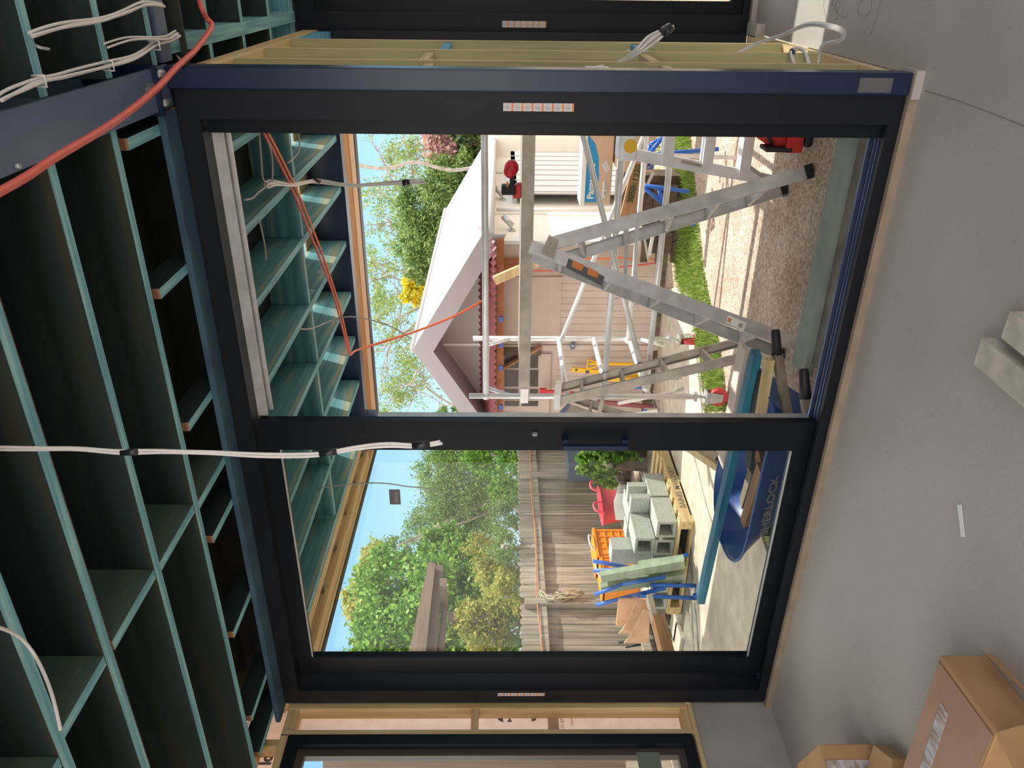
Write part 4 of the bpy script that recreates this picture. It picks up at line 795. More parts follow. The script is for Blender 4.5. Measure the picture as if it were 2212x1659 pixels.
# end frame rungs
for (xa, xb) in ((1055, 1046), (1210, 1222), (1284, 1312), (1360, 1400)):
    a = V((XS, yA, P(xa, 733, 1, yA).z)); b = V((XS, yB, P(xb, 857, 1, yB).z))
    if abs(a.z-b.z) > .25: b.z = a.z
    b.z = a.z = (a.z+b.z)/2
    for X in (XS, XE): MB().tube([V((X, a.y, a.z)), V((X, b.y, b.z))], .0235, 12).build('rung', 'tube', sc_)
for X in (XS,):
    z0 = (P(1055, 733, 1, yA).z+P(1046, 857, 1, yB).z)/2
    for y_, sgn in ((yA, -1), (yB, 1)):
        MB().tube([(X, y_, z0-.22), (X, y_+sgn*.14, z0-.01)], .018, 10).build('gusset', 'tube', sc_)
        MB().tube([(X, y_, G+.55), (X, y_+sgn*.14, G+.34)], .018, 10).build('gusset', 'tube', sc_)
def rail(x0, y0p, yy_, r=.0235, nm='rail'):
    a = P(x0, y0p, 1, yy_); MB().tube([a, (XE, yy_, a.z)], r, 12).build(nm, 'tube', sc_)
    MB().sphere(a, .036, 10).build('clamp', 'tube', sc_)
rail(1050, 855, yB-.05, .026); rail(1306, 830, yB-.05); rail(1397, 832, yB-.05, .022); rail(1357, 735, yA-.05, .022)
for a, b in ((P(1213, 733, 1, yA-.05), P(1392, 290, 1, yA-.05)), (P(1396, 838, 1, yB-.08), P(1258, 285, 1, yB-.08))):
    MB().tube([a, b], .021, 12).build('brace', 'tube', sc_); MB().sphere(a, .034, 10).build('clamp', 'tube', sc_)
z0 = P(1129, 500, 1, yB-.06).z; z1 = P(1152, 500, 1, yB-.06).z
pl_ = MB().box(XS+.05, XE, yB-.06, yB-.02, z1, z0).box(XS+.05, XE, yB-.062, yB-.0, z0, z0+.012).box(XS+.05, XE, yA-.3, yA-.26, z1, z0)
for k in range(7): pl_.box(XS+.1, XE-.05, yB-.02+k*.105, yB+.078+k*.105, z0-.02, z0)
pl_.build('deck', 'dullalu', sc_)
MB().box(XS-.03, XS+.10, yB-.065, yB-.0, z1+.01, z0-.005).build('deck_hook', 'tube', sc_)

# ================================================================== step ladders
def frame_pts(foot, top, f): return V(foot).lerp(V(top), f)
def stepladder(name, A1, A2, B1, B2, T1, T2, TB1, TB2, label, m, nst=5, w=.075, cap=True, treads=(True, True), group=None):
    t = thing(name, ((V(A1)+V(B2))/2).to_tuple()[:2]+(G,), label, 'ladder', group)
    W = (V(A2)-V(A1)).normalized()
    for (f1, f2, t1, t2, tr, nm) in ((A1, A2, T1, T2, treads[0], 'front'), (B1, B2, TB1, TB2, treads[1], 'rear')):
        for f, tt, s_ in ((f1, t1, 1), (f2, t2, -1)):
            f = V(f); tt = V(tt); st = MB().bar(f, tt, .004, w, up=(V((1, 0, 0)) if abs((tt-f).normalized().x) < .9 else V((0, 0, 1))) if False else W.cross((tt-f).normalized()))
            n = W.cross((tt-f).normalized()).normalized()
            for e_ in (-1, 1): o = n*(w/2-.002)*e_+W*(.010*s_); st.bar(f+o, tt+o, .022, .004, up=n)
            st = st.build('stile', m, t); MB().bar(f-V((0, 0, .0)), f.lerp(tt, .03), .03, w*1.05, up=n).build('rubber_foot', 'black', st)
        if tr:
            for k in range(1, nst+1):
                q = k/(nst+.6); a = V(f1).lerp(V(t1), q); b = V(f2).lerp(V(t2), q); d = (V(t1)-V(f1)); d.z = 0; d.normalize()
                mm = MB().bar(a+W*.004, b-W*.004, w*.95, .022, up=(0, 0, 1))
                for g_ in range(5): o = d*(w*.36*(g_-2)/2)+V((0, 0, .012)); mm.bar(a+o+W*.01, b+o-W*.01, .004, .003, up=(0, 0, 1))
                mm.build('tread', m, t)
        else:
            for q in (.18, .5, .85): MB().tube([V(f1).lerp(V(t1), q), V(f2).lerp(V(t2), q)], .012, 8).build('cross_bar', m, t)
    return t
# big trestle ladder in the doorway
A1 = P(1757, 368, 2, G); B1 = P(1748, 752, 2, G); nrm = (B1-A1).cross(V((0, 0, 1)))
Wv = V((-(B1-A1).y, (B1-A1).x, 0)).normalized(); Wv = Wv if Wv.y > 0 else -Wv
T1 = PP(1190, 526, A1, nrm); TB1 = PP(1146, 532, A1, nrm); Wf = Wv*.42; Wt = Wv*.43
def add0(v): return v
F_ = A1+Wf
L1 = stepladder('step_ladder', A1, PP(1702, 407, F_, nrm), B1, PP(1694, 768, F_, nrm), T1, PP(1210, 561, F_, nrm), TB1, PP(1150, 553, F_, nrm), 'tall aluminium trestle step ladder standing open right outside the doorway', 'alu', 5, .078)
# hinge plates, spreader, stickers
for o in (Wv*-.012, Wv*.442):
    pts_ = [PP(1186, 508, A1, nrm), PP(1207, 520, A1, nrm), PP(1196, 560, A1, nrm), PP(1168, 546, A1, nrm)]
    hp = MB().prism([q+o for q in pts_], Wv*.004); c = PP(1190, 522, A1, nrm)+o; hp.cyl(c, c-Wv*.012, .012, 10); hp.build('hinge_plate', 'dullalu', L1)
a = PP(1376, 468, A1, nrm)-Wv*.012; b = PP(1371, 606, A1, nrm)-Wv*.012
for o in (V((0, 0, 0)), Wf*.9): MB().bar(a+o, b+o, .006, .022, up=(0, 0, 1)).cyl(a+o, a+o-Wv*.012, .009, 8).cyl(b+o, b+o-Wv*.012, .009, 8).build('spreader', 'alu', L1)
def on_ladder(pl, off, t, name, m): return MB().prism([PP(x, y, A1, nrm)-Wv*off for x, y in pl], -Wv*t).build(name, m, L1)
lab = on_ladder([(1228, 558), (1306, 598), (1299, 618), (1222, 578)], .006, .0006, 'label_plate', 'print')
on_ladder([(1237, 562), (1262, 573), (1256, 586), (1235, 577)], .0068, .0004, 'label_orange', 'stickerorange'); on_ladder([(1270, 577), (1292, 588), (1290, 601), (1268, 592)], .0068, .0004, 'label_orange', 'stickerorange')
s2_ = on_ladder([(1572, 680), (1612, 697), (1606, 716), (1566, 697)], .006, .0006, 'white_label', 'white')
on_ladder([(1573, 686), (1580, 689), (1577, 697), (1570, 694)], .0068, .0004, 'label_orange', 'stickerorange')
for k in range(5): on_ladder([(1597+k*1.6, 697+k*.7), (1598+k*1.6, 697.3+k*.7), (1594+k*1.6, 706+k*.7), (1593+k*1.6, 705.7+k*.7)], .0068, .0004, 'bar_print', 'print')
on_ladder([(1236, 520-.0), (1241, 522), (1238, 530), (1233, 528)], .0068, .0004, 'rivet_mark', 'print') if False else None
# small folding ladder by the middle stile
a1 = P(1640, 765, 2, G); a2 = V((a1.x-.10, a1.y+.36, G)); b1 = P(1557, 990, 2, G); b2 = V((b1.x-.10, b1.y+.36, G))
n2 = (b1-a1).cross(V((0, 0, 1))); w2 = (a2-a1).normalized()
t1 = PP(1203, 868, a1, n2); t2 = t1+w2*.24
tb1 = PP(1228, 884, a1, n2); tb2 = tb1+w2*.24
F2_ = a1+w2*.36; a2 = PP(1605, 736, F2_, n2); t2 = PP(1208, 838, F2_, n2); b2 = PP(1530, 958, F2_, n2); tb2 = PP(1236, 858, F2_, n2)
L2 = stepladder('step_ladder', a1, a2, b1, b2, t1, t2, tb1, tb2, 'smaller dull aluminium step ladder half hidden by the door stile', 'dullalu', 4, .07)
MB().bar(t1-w2*.02, t2+w2*.02, .12, .05).build('top_cap', 'tube', L2)
pl = PP(1460, 812, a1, n2)
MB().bar(PP(1302, 858, a1, n2)-w2*.012, PP(1291, 902, a1, n2)-w2*.012, .005, .03).build('spreader', 'dullalu', L2)
text('120', PP(1452, 822, a1, n2)-w2*.008, t1-a1 if False else (a1-t1), (b1-a1)*-1+V((0, 0, .4)), .035, 'print', L2, 'rating_mark')
# right ladder, only its left frame shows
c1 = P(1662, 388, 2, G); cT = PP(1338, 338, c1, (0, 1, 0)); R_ = V((.42, 0, 0))
L3 = thing('platform_ladder', (c1.x+.2, c1.y, G), 'aluminium platform ladder cut off by the right door jamb', 'ladder')
for o, f in ((V((0, 0, 0)), 1), (R_, 1)):
    st = MB().bar(c1+o, cT+o+(V((.03, 0, 0)) if f else V()), .075, .03, up=(0, 1, 0)).build('stile', 'tube', L3)
for xx in (1355, 1440, 1526, 1608):
    z = PP(xx, 345, c1, (0, 1, 0)).z; f = (z-G)/(cT.z-G); a = c1.lerp(cT, f); MB().box(a.x, a.x+.42, a.y-.05, a.y+.05, z-.035, z+.035).build('tread', 'tube', L3)
MB().bar(PP(1607, 352, c1, (0, 1, 0)), PP(1655, 388, c1, (0, 1, 0))+V((0, -.03, 0)), .02, .025).build('brace', 'alu', L3)
MB().bar(PP(1470, 346, c1, (0, 1, 0))+V((0, -.04, 0)), PP(1512, 355, c1, (0, 1, 0))+V((0, -.05, 0)), .02, .02).build('brace', 'dullalu', L3)
tp = MB().box(cT.x-.01, cT.x+.44, cT.y-.10, cT.y+.10, cT.z-.10, cT.z+.02).build('top_cap', 'tube', L3, bevel=.01)
q = PP(1362, 316, c1+V((0, -.102, 0)), (0, 1, 0)); MB().cyl(q, q+V((0, -.002, 0)), .045, 20).build('round_sticker', 'yellow', tp)
for s_ in (0, .42): MB().bar(V((c1.x+s_, c1.y+.7, G)), cT+V((s_, .08, -.05)), .03, .03).build('rear_leg', 'tube', L3)

# ================================================================== wheelbarrow
wb = thing('wheelbarrow', (-2.7, 3.85, G), 'deep blue wheelbarrow with timber handles parked against the door sill', 'wheelbarrow')
zr = .06
def ring(x0, x1, y0, y1, z, rl, rr_, n=12, zl=0):
    pts = []
    for (cx, cy, a0, r) in ((x1-rr_, y1-rr_, 0, rr_), (x0+rl, y1-rl, 90, rl), (x0+rl, y0+rl, 180, rl), (x1-rr_, y0+rr_, 270, rr_)):
        for k in range(n):
            a = math.radians(a0+90*k/(n-1)); x = cx+r*math.cos(a); pts.append(V((x, cy+r*math.sin(a), z+zl*max(0, (x1-x)/(x1-x0)))))
    return pts
tip = P(1571, 1204, 2, zr+.03); nr = P(1645, 1050, 2, zr)
rx0, ry0, ry1 = tip.x-.0, nr.y, 4.22
rims = [ring(rx0, -2.02, ry0, ry1, zr, .32, .10, zl=.03), ring(rx0+.01, -2.03, ry0+.01, ry1-.01, zr-.015, .32, .10, zl=.03), ring(rx0+.24, -2.12, ry0+.09, ry1-.09, -.12, .26, .09), ring(rx0+.42, -2.2, ry0+.16, ry1-.16, -.27, .22, .08), ring(rx0+.5, -2.26, ry0+.22, ry1-.22, -.30, .16, .06)]
m = MB(); n = len(rims[0])
def loft(m, rr, flip=False):
    vs = [q for r_ in rr for q in r_]; fs = []
    for i in range(len(rr)-1):
        for k in range(n): fs.append((i*n+k, i*n+(k+1) % n, (i+1)*n+(k+1) % n, (i+1)*n+k))
    fs.append(tuple(range((len(rr)-1)*n, len(rr)*n))); m.add(vs, fs, 0, True)
loft(m, rims); tr = m.build('tray', 'barrow', wb); md = tr.modifiers.new('shell', 'SOLIDIFY'); md.thickness = .006
MB().tube(rims[0]+[rims[0][0]], .008, 8).build('tray_rim', 'barrow', wb)
# lettering on the near side of the tray
s0 = V((-2.75, ry0, zr)); s1 = V((-2.75, ry0+.09, -.12)); upn = (s0-s1).normalized()
text('SHERLOCK', s1+upn*.085+V((-.13, -.008, 0)), (1, 0, 0), upn, .058, 'alu', wb, 'stencil_lettering', bold=.001)
g1 = P(1675, 712, 2, .06); g2 = P(1736, 797, 2, .06); e1 = P(1679, 764, 2, .045); e2 = P(1740, 858, 2, .045)
for g, e_ in ((g1, e1), (g2, e2)):
    h = MB().bar(e_, e_+(e_-g).normalized()*1.4+V((0, 0, -.12)), .045, .045).build('handle', 'old'+'X', wb)
    gp_ = [g, g.lerp(e_, .12), g.lerp(e_, .6), g.lerp(e_, 1.05)]; MB().tube(gp_, [.020, .023, .025, .030], 14).build('rubber_grip', 'black', h)
MB().cyl((-2.98, 3.84, G+.15), (-2.98, 3.92, G+.15), .15, 24).build('wheel', 'black', wb)
for y_ in (3.68, 4.05): MB().tube([(-2.2, y_, -.3), (-2.25, y_, G+.01), (-2.55, y_, G+.01), (-2.6, y_, -.3)], .014, 8).build('leg', 'blue', wb)
fill = [((1648, 1010), (1606, 1150), .09, .05, 'timber offcut', 'hardwoodX', 'longest brown timber offcut lying in the blue wheelbarrow'), ((1628, 1015), (1598, 1120), .07, .045, 'timber offcut', 'old'+'X', 'slightly shorter brown offcut beside the longest one in the wheelbarrow'),
        ((1612, 1075), (1590, 1120), .10, .012, 'plywood offcut', 'terra', 'flat plywood offcut leaning in the wheelbarrow'), ((1625, 970), (1608, 1060), .16, .02, 'board offcut', 'path', 'grey board offcut inside the wheelbarrow beside the stile'), ((1640, 968), (1648, 1000), .08, .05, 'timber offcut', 'cut', 'reddish offcut end at the stile in the wheelbarrow')]
for k, (a, b, w, h, c, m_, l) in enumerate(fill):
    pa_, pb_ = P(*a, 2, -.04-.015*k), P(*b, 2, -.05-.015*k); tag(MB().bar(pa_, pb_, w, h).build('timber_offcut', m_), l, 'offcut')
lp = [((1634, 762), (1513, 1296), .075, .045, 'deepblue', 'long blue-stained laminated plank laid lengthwise across the wheelbarrow', .115), ((1607, 745), (1560, 1000), .13, .025, 'shedwall', 'wide beige board lying beside the long blue plank', .10),
      ((1640, 800), (1618, 1010), .10, .02, 'faceX', 'dark stained board on the wheelbarrow next to the blue plank', .09), ((1662, 775), (1640, 915), .05, .045, 'pineX', 'pale pine batten lying along the wheelbarrow handle', .085)]
for a, b, w, h, m_, l, z in lp: tag(MB().bar(P(*a, 2, z), P(*b, 2, z), w, h).build('loose_plank', m_), l, 'plank')
tag(MB().bar(P(1560, 1015, 2, .02), P(1475, 960, 2, .02), .05, .04).build('loose_plank', 'pineY'), 'short pale stick poking out left of the door stile', 'plank')

# ================================================================== bag
bg_ = thing('tool_bag', tuple(P(1752, 312, 2, G)), 'red and black canvas tool bag on the gravel by the right jamb', 'bag'); q = P(1752, 318, 2, G)
MB().box(q.x-.0, q.x+.45, q.y-.02, q.y+.26, G, G+.05).build('bag_base', 'black', bg_, bevel=.015)
MB().prism([(q.x-.02, q.y, G+.05), (q.x+.47, q.y, G+.05), (q.x+.45, q.y+.03, G+.26), (q.x+.3, q.y+.06, G+.36), (q.x+.12, q.y+.06, G+.36), (q.x+.0, q.y+.03, G+.26)], (0, .2, 0)).build('bag_body', 'redcloth', bg_, bevel=.03)
MB().box(q.x-.03, q.x+.45, q.y-.035, q.y-.005, G+.06, G+.16).build('front_pocket', 'redcloth', bg_, bevel=.01)
MB().tube(smoothpath([(q.x+.02, q.y-.01, G+.24), (q.x+.1, q.y-.04, G+.30), (q.x+.22, q.y-.05, G+.32), (q.x+.4, q.y-.02, G+.26)]), .012, 8).build('strap', 'black', bg_)
MB().box(q.x-.025, q.x+.0, q.y-.04, q.y+.1, G+.12, G+.28).build('side_strap', 'black', bg_, bevel=.008)

# ================================================================== things by the shed
ct = thing('carton', (-2.2, 7.9, G), 'large air conditioner carton with blue printed panel reading Panasonic', 'carton'); yc = 7.7
a, b = P(1258, 441, 1, yc), P(1331, 250, 1, yc)
MB().box(a.x, b.x, yc, yc+.45, b.z, a.z).build('carton_body', 'ltcard', ct, bevel=.008)
a2_, b2_ = P(1262, 437, 1, yc), P(1290, 250, 1, yc)
pn_ = MB().prism([P(1262, 437, 1, yc-.001), P(1289, 437, 1, yc-.001), P(1294, 380, 1, yc-.001), P(1293, 340, 1, yc-.001), P(1286, 310, 1, yc-.001), P(1270, 290, 1, yc-.001), P(1262, 290, 1, yc-.001)], (0, -.001, 0)).build('blue_panel', mat('cyan_print', (0.02, 0.27, 0.55), None), ct)
MB().box(P(1255, 445, 1, yc).x, b.x, yc-.01, yc+.3, P(1262, 440, 1, yc).z, P(1255, 440, 1, yc).z+.01).build('foam_lid', 'white', ct)
text('Panasonic', P(1281, 430, 1, yc-.003), (1, 0, 0), (0, 0, 1), .062, 'white', ct, 'carton_lettering', bold=.002)
MB().box(P(1303, 426, 1, yc).x, P(1303, 392, 1, yc).x, yc-.003, yc-.001, P(1311, 400, 1, yc).z, P(1302, 400, 1, yc).z).build('paper_label', 'white', ct)
text('24R1R245', P(1309, 425, 1, yc-.004), (1, 0, 0), (0, 0, 1), .025, 'print', ct, 'label_lettering')
MB().prism([P(1310, 346, 1, yc-.002), P(1319, 366, 1, yc-.002), P(1309, 374, 1, yc-.002), P(1298, 355, 1, yc-.002)], (0, -.001, 0)).build('paper_label', 'sticker', ct)
c2 = thing('carton', (-2.0, 7.9, G), 'plain brown carton with printed recycling mark beneath the air conditioner carton', 'carton')
a, b = P(1336, 372, 1, 7.4), P(1424, 250, 1, 7.4)
MB().box(a.x, b.x, 7.4, 7.85, max(b.z, G+.02), a.z).build('carton_body', 'ltcard', c2, bevel=.008)
zq = P(1402, 356, 1, 7.39); m = MB()
for k in range(4): an_ = k*PI/2+PI/4; m.bar(zq+V((.05*math.cos(an_), -.002, .05*math.sin(an_))), zq+V((.05*math.cos(an_+PI/2), -.002, .05*math.sin(an_+PI/2))), .01, .001, (0, 1, 0)); m.bar(zq+V((0, -.002, 0)), zq+V((.045*math.cos(an_), -.002, .045*math.sin(an_))), .012, .001, (0, 1, 0))
m.build('printed_mark', 'blue', c2)
tb = thing('loose_board', (-2.3, 7.2, G), 'brown timber board with green stencilled size in front of the cartons', 'board')
a, b = P(1388, 330, 1, 7.1), P(1352, 478, 1, 7.1); MB().bar(a, b, .04, .13).build('board', 'hardwoodX', tb)
text('3050x1220', P(1366, 440, 1, 7.07), (a-b), (0, 0, 1), .055, mat('green_stencil', (.12, .30, .06), None).name if False else 'leafE', tb, 'stencil_lettering', bold=.002)
tag(MB().box(P(1335, 478, 1, 7.9).x, P(1335, 380, 1, 7.9).x, 7.92, 8.2, G, P(1338, 400, 1, 7.9).z).build('storage_chest', 'brick'), 'dark chest under the cartons beside the garage wall', 'chest')
# brick pile
m = MB(); bx = P(1400, 560, 1, 7.9).x
for r_ in range(5):
    for k in range(3): x = bx+k*.235+(.1 if r_ % 2 else 0); m.box(x, x+.225, 7.8, 7.9, G+r_*.08, G+.075+r_*.08)
tag(m.build('brick_stack', 'brick'), 'low stack of dark bricks at the shed corner', 'bricks', kind='stuff')
for (x0, y0, x1, y1, w, mt_, l) in [(1388, 490, 1400, 560, .02, 'alu', 'grey clamp bar lying on the brick stack'), (1412, 500, 1402, 552, .03, 'white', 'white tube lying on the brick stack'), (1385, 425, 1412, 372, .025, 'alu', 'short grey bracket leaning by the cartons'), (1370, 455, 1392, 395, .03, 'white', 'white bar leaning by the cartons')]:
    tag(MB().bar(P(x0, y0, 1, 7.72), P(x1, y1, 1, 7.72), w, w).build('metal_bar', mt_), l, 'bar')
# saw horse between grass and cartons (blue tubes)
hs = thing('saw_horse', tuple(P(1545, 330, 2, G)), 'blue tubular saw horse in front of the cartons', 'saw horse')
for (p, q, d) in [((1404, 312), (1432, 298), 6.9), ((1404, 334), (1552, 322), 6.6), ((1394, 401), (1488, 414), 6.9), ((1390, 404), (1432, 440), 6.9), ((1424, 408), (1430, 440), 6.9), ((1475, 474), (1500, 486), 6.9), ((1404, 334), (1404, 312), 6.8), ((1438, 290), (1404, 330), 6.7)]:
    MB().tube([P(*p, 1, d), P(*q, 1, d)], .018, 10).build('tube_leg', 'blue', hs)
# impact drill on the platform
zt = z0+.012
dr = thing('cordless_tool', tuple(P(1120, 405, 1, yB)), 'red and black cordless tool with battery standing on the scaffold deck', 'power tool'); yd = yB+.05
def bx(x0, y0, x1, y1, y, t, nm, mt_, par, bevel=.01): a, b = P(x0, y0, 1, y), P(x1, y1, 1, y); return MB().box(a.x, b.x, y-t, y, min(a.z, b.z), max(a.z, b.z)).build(nm, mt_, par, bevel=bevel)
bx(1083, 416, 1113, 396, yd, .08, 'battery', 'black', dr); bx(1113, 418, 1128, 393, yd, .085, 'tool_foot', 'red', dr); bx(1108, 425, 1126, 414, yd, .06, 'motor_end', 'red', dr)
bx(1101, 396, 1111, 380, yd-.02, .035, 'handle', 'black', dr, .006)
m = MB(); c = P(1105, 363, 1, yd-.03); m.sphere(c, .062, 16, sc=(.95, .7, .82)); m.sphere(c+V((-.02, -.01, .012)), .05, 12, sc=(1, .8, .9)); m.build('head_cover', 'red', dr)
bx(1094, 404, 1098, 392, yd-.081, .002, 'battery_mark', 'stickerorange', dr, 0)
# tools leaning on the shed wall
def lean(nm, p, q, w, h, mt_, l, c, y=8.18, extra=None):
    t = thing(nm, tuple(P(*q, 1, y)), l, c); MB().bar(P(*p, 1, y), P(*q, 1, y-.05), w, h, (0, 1, 0)).build('bar', mt_, t); return t
t = lean('spirit_level', (1235, 798), (1400, 812), .055, .025, 'yellow', 'yellow spirit level leaning against the shed boards', 'level'); q = P(1245, 799, 1, 8.16); MB().cyl(q, q+V((0, -.004, 0)), .015, 12).build('vial', 'print', t)
q = P(1272, 803, 1, 8.16); MB().box(q.x-.02, q.x+.02, q.y-.004, q.y, q.z-.09, q.z+.04).build('worn_label', 'print', t)
t = lean('garden_spade', (1272, 785), (1398, 787), .028, .025, 'yellow', 'yellow D-handled spade leaning against the shed boards', 'spade'); c = P(1269, 787, 1, 8.15); MB().tube([c+V((-.06, 0, 0)), c+V((.06, 0, 0)), c+V((.03, 0, -.11)), c+V((0, 0, -.14)), c+V((-.03, 0, -.11)), c+V((-.06, 0, 0))], .011, 8).build('handle_grip', 'yellow', t)
lean('garden_tool', (1172, 845), (1240, 850), .035, .03, 'red', 'red tool handle leaning by the glazed shed door', 'tool')
t = lean('sash_clamp', (1180, 846), (1300, 848), .015, .02, 'alu', 'red headed bar clamp beside the glazed door', 'clamp'); 
q = P(1171, 846, 1, 8.1); MB().box(q.x-.04, q.x+.04, q.y-.02, q.y+.02, q.z-.05, q.z+.03).build('clamp_head', 'red', t)
lean('garden_tool', (1310, 833), (1385, 836), .035, .03, 'blue', 'blue tool handle leaning lower on the shed wall', 'tool')
lean('garden_tool', (1290, 868), (1420, 880), .05, .03, 'mauve', 'maroon long tool leaning behind the small ladder', 'tool')
lean('spirit_level', (1300, 818), (1405, 822), .05, .025, 'yellow', 'second yellow level lower down behind the scaffold', 'level', 8.1)
tag(MB().prism([P(1210, 900, 1, 8.0), P(1232, 878, 1, 8.0), P(1240, 905, 1, 8.0)], (0, .12, 0)).build('grey_cloth', 'steel'), 'grey cloth folded over a hook behind the small ladder', 'cloth')
m = thing('cement_bag', tuple(P(1425, 890, 1, 7.9)), 'yellow blue and white paper bag at the foot of the shed wall', 'bag')
bx(1388, 898, 1426, 880, 7.95, .2, 'bag_body', 'white', m, .02); bx(1404, 897, 1420, 884, 7.747, .003, 'yellow_print', 'yellow', m, 0); bx(1390, 892, 1398, 884, 7.747, .003, 'blue_print', 'blue', m, 0)
for (p, q, w, mt_, l) in [((1305, 905), (1420, 888), .035, 'white', 'white plank propped at the shed foot'), ((1335, 872), (1442, 850), .03, 'white', 'white and blue tube propped near the castor'), ((1352, 895), (1436, 906), .06, 'dullalu', 'dull aluminium channel lying by the shed foot')]:
    tag(MB().bar(P(*p, 1, 7.6), P(*q, 1, 7.5), w, w*.7).build('loose_bar', mt_), l, 'bar')
# timber prop and awning clutter
pr = tag(MB().bar(P(1068, 606, 1, 7.6), P(1160, 566, 1, 7.6), .05, .09).build('timber_prop', 'pineX'), 'raw pine board wedged diagonally under the maroon awning', 'board')
tag(MB().tube(smoothpath([P(1186, 556, 1, 8.22), P(1300, 559, 1, 8.22), P(1330, 556, 1, 8.2), P(1370, 560, 1, 8.2), P(1418, 560, 1, 8.2)]), .010, 8).build('red_hose', 'orangepipe'), 'red-orange lead pinned along the shed wall', 'lead')
tag(MB().tube(smoothpath([P(1145, 585, 1, 8.22), P(1220, 584, 1, 8.22), P(1330, 578, 1, 8.2), P(1420, 568, 1, 8.2)]), .010, 8).build('red_hose', 'redpipe'), 'pinkish lead running just under the orange one', 'lead')
bt = thing('door_bolt', tuple(P(1238, 746, 1, 8.25)), 'rusty metal bolt latch on the shed door edge', 'latch'); bx(1232, 753, 1242, 739, 8.25, .02, 'latch_plate', 'steel', bt, 0); bx(1235, 748, 1239, 744, 8.23, .02, 'latch_bolt', 'alu', bt, 0)

# ================================================================== yard at the left
def pallet(name, x0, x1, y0, y1, z, label):
    t = thing(name, ((x0+x1)/2, (y0+y1)/2, z), label, 'pallet')
    for k in range(3): x = x0+(x1-x0-.09)*k/2; MB().box(x, x+.09, y0, y1, z+.02, z+.12).build('bearer', 'pineY', t)
    n_ = 8
    for k in range(n_): y = y0+(y1-y0-.10)*k/(n_-1); MB().box(x0-.0, x1+.0, y, y+.10, z+.12, z+.142).build('deck_board', 'pineX', t)
    for k in range(3): y = y0+(y1-y0-.10)*k/2; MB().box(x0, x1, y, y+.10, z, z+.02).build('base_board', 'pineX', t)
    return t
px1 = -4.58
p1 = pallet('timber_pallet', -5.75, px1, 5.84, 7.25, G+.02, 'pine pallet with stamped side carrying the concrete blocks')
text('BAINES MASONRY', (px1+.002, 6.05, G+.055), (0, 1, 0), (0, 0, 1), .06, 'old'+'X', p1, 'stamped_lettering', bold=.001)
zb = G+.165; BW, BL, BH = .19, .39, .19
def blk(x, y, z, sx, sy, sz, lab_, hollow=False):
    m = MB()
    if hollow:
        t_ = .03; m.box(x, x+sx, y, y+sy, z, z+.028).box(x, x+sx, y, y+sy, z+sz-.028, z+sz).box(x, x+t_, y, y+sy, z+.028, z+sz-.028).box(x+sx-t_, x+sx, y, y+sy, z+.028, z+sz-.028)
    else: m.box(x, x+sx, y, y+sy, z, z+sz)
    return tag(m.build('concrete_block', 'block', bevel=.003), lab_, 'block', 'concrete blocks on the pallet')
L_ = []
for r_, yv in enumerate((5.9, 6.32)):
    for c_ in range(3):
        L_.append((-4.62-.2*(c_+1)-.02*c_, yv, zb, .19, .39, .19, 'base layer block, %s column from the path, %s row from the viewer' % (['first', 'second', 'third'][c_], ['nearest', 'second'][r_])))
L_ += [(-5.02, 5.9, zb+.192, .19, .39, .19, 'second layer block above the nearest row, right of the tall one'), (-5.24, 6.0, zb+.192, .19, .19, .39, 'tall block standing on end at the front of the pile'), (-5.02, 6.34, zb+.192, .19, .39, .19, 'second layer block in the middle row'),
       (-5.24, 6.36, zb+.192, .19, .19, .19, 'half block behind the tall standing block'), (-4.84, 6.50, zb+.192, .19, .08, .19, 'thin block standing on edge nearest the path'), (-4.84, 6.30, zb+.192, .19, .08, .19, 'second thin block standing on edge nearest the path'),
       (-5.5, 5.88, zb, .19, .39, .19, 'outer block at the left end of the nearest row'), (-5.72, 5.88, zb, .19, .39, .19, 'outermost block under the tubs in the nearest row'), (-5.5, 5.95, zb+.192, .22, .30, .05, 'thin capping block on the outer left stack'), (-5.5, 6.4, zb, .19, .39, .19, 'outer block in the middle row by the crates')]
for b_ in L_: blk(*b_[:6], b_[6], hollow=b_[4] == .39 and b_[5] == .19)
# tub and crates against the fence
sk = tag(MB().box(-6.15, -5.82, 6.1, 8.6, -.10, -.02).box(-6.1, -6.0, 6.2, 6.3, G+.012, -.10).box(-6.1, -6.0, 8.3, 8.4, G+.012, -.10).build('plank_shelf', 'palings'), 'low weathered plank shelf along the fence under crates and tub', 'shelf')
xc = -5.84
def cr_quad(x, y): return P(x, y, 0, xc)
c_a, c_b = cr_quad(1277, 1141), cr_quad(1340, 1202); c_c = cr_quad(1340, 1254)
for k, (ya, yb, zt_, lab_) in enumerate([(c_b.y, c_a.y, c_a.z, 'bright orange plastic crate with white handle against the fence'), (c_c.y, c_b.y-.02, c_a.z-.03, 'second orange crate partly hidden behind the blue trestle legs')]):
    t = thing('plastic_crate', (xc-.15, (ya+yb)/2, -.018), lab_, 'crate', 'orange crates'); zb_ = -.018
    m = MB().box(xc-.32, xc-.012, ya, yb, zb_, zt_-.02).box(xc-.33, xc+.012, ya-.0, yb+.0, zt_-.045, zt_-.01)
    for i in range(5): z = zb_+.03+i*(zt_-zb_-.1)/4; m.box(xc-.012, xc, ya+.04, yb-.04, z, z+.014)
    for i in range(5): y = ya+.04+i*(yb-ya-.09)/4; m.box(xc-.012, xc+.002, y, y+.014, zb_+.03, zt_-.06)
    m.build('crate_body', 'orange', t, bevel=.004)
    ym = (ya+yb)/2; MB().tube(smoothpath([(xc-.02, ym-.13, zt_-.01), (xc+.03, ym-.08, zt_+.045), (xc+.03, ym+.08, zt_+.045), (xc-.02, ym+.13, zt_-.01)]), .012, 8).build('handle', 'cable', t)
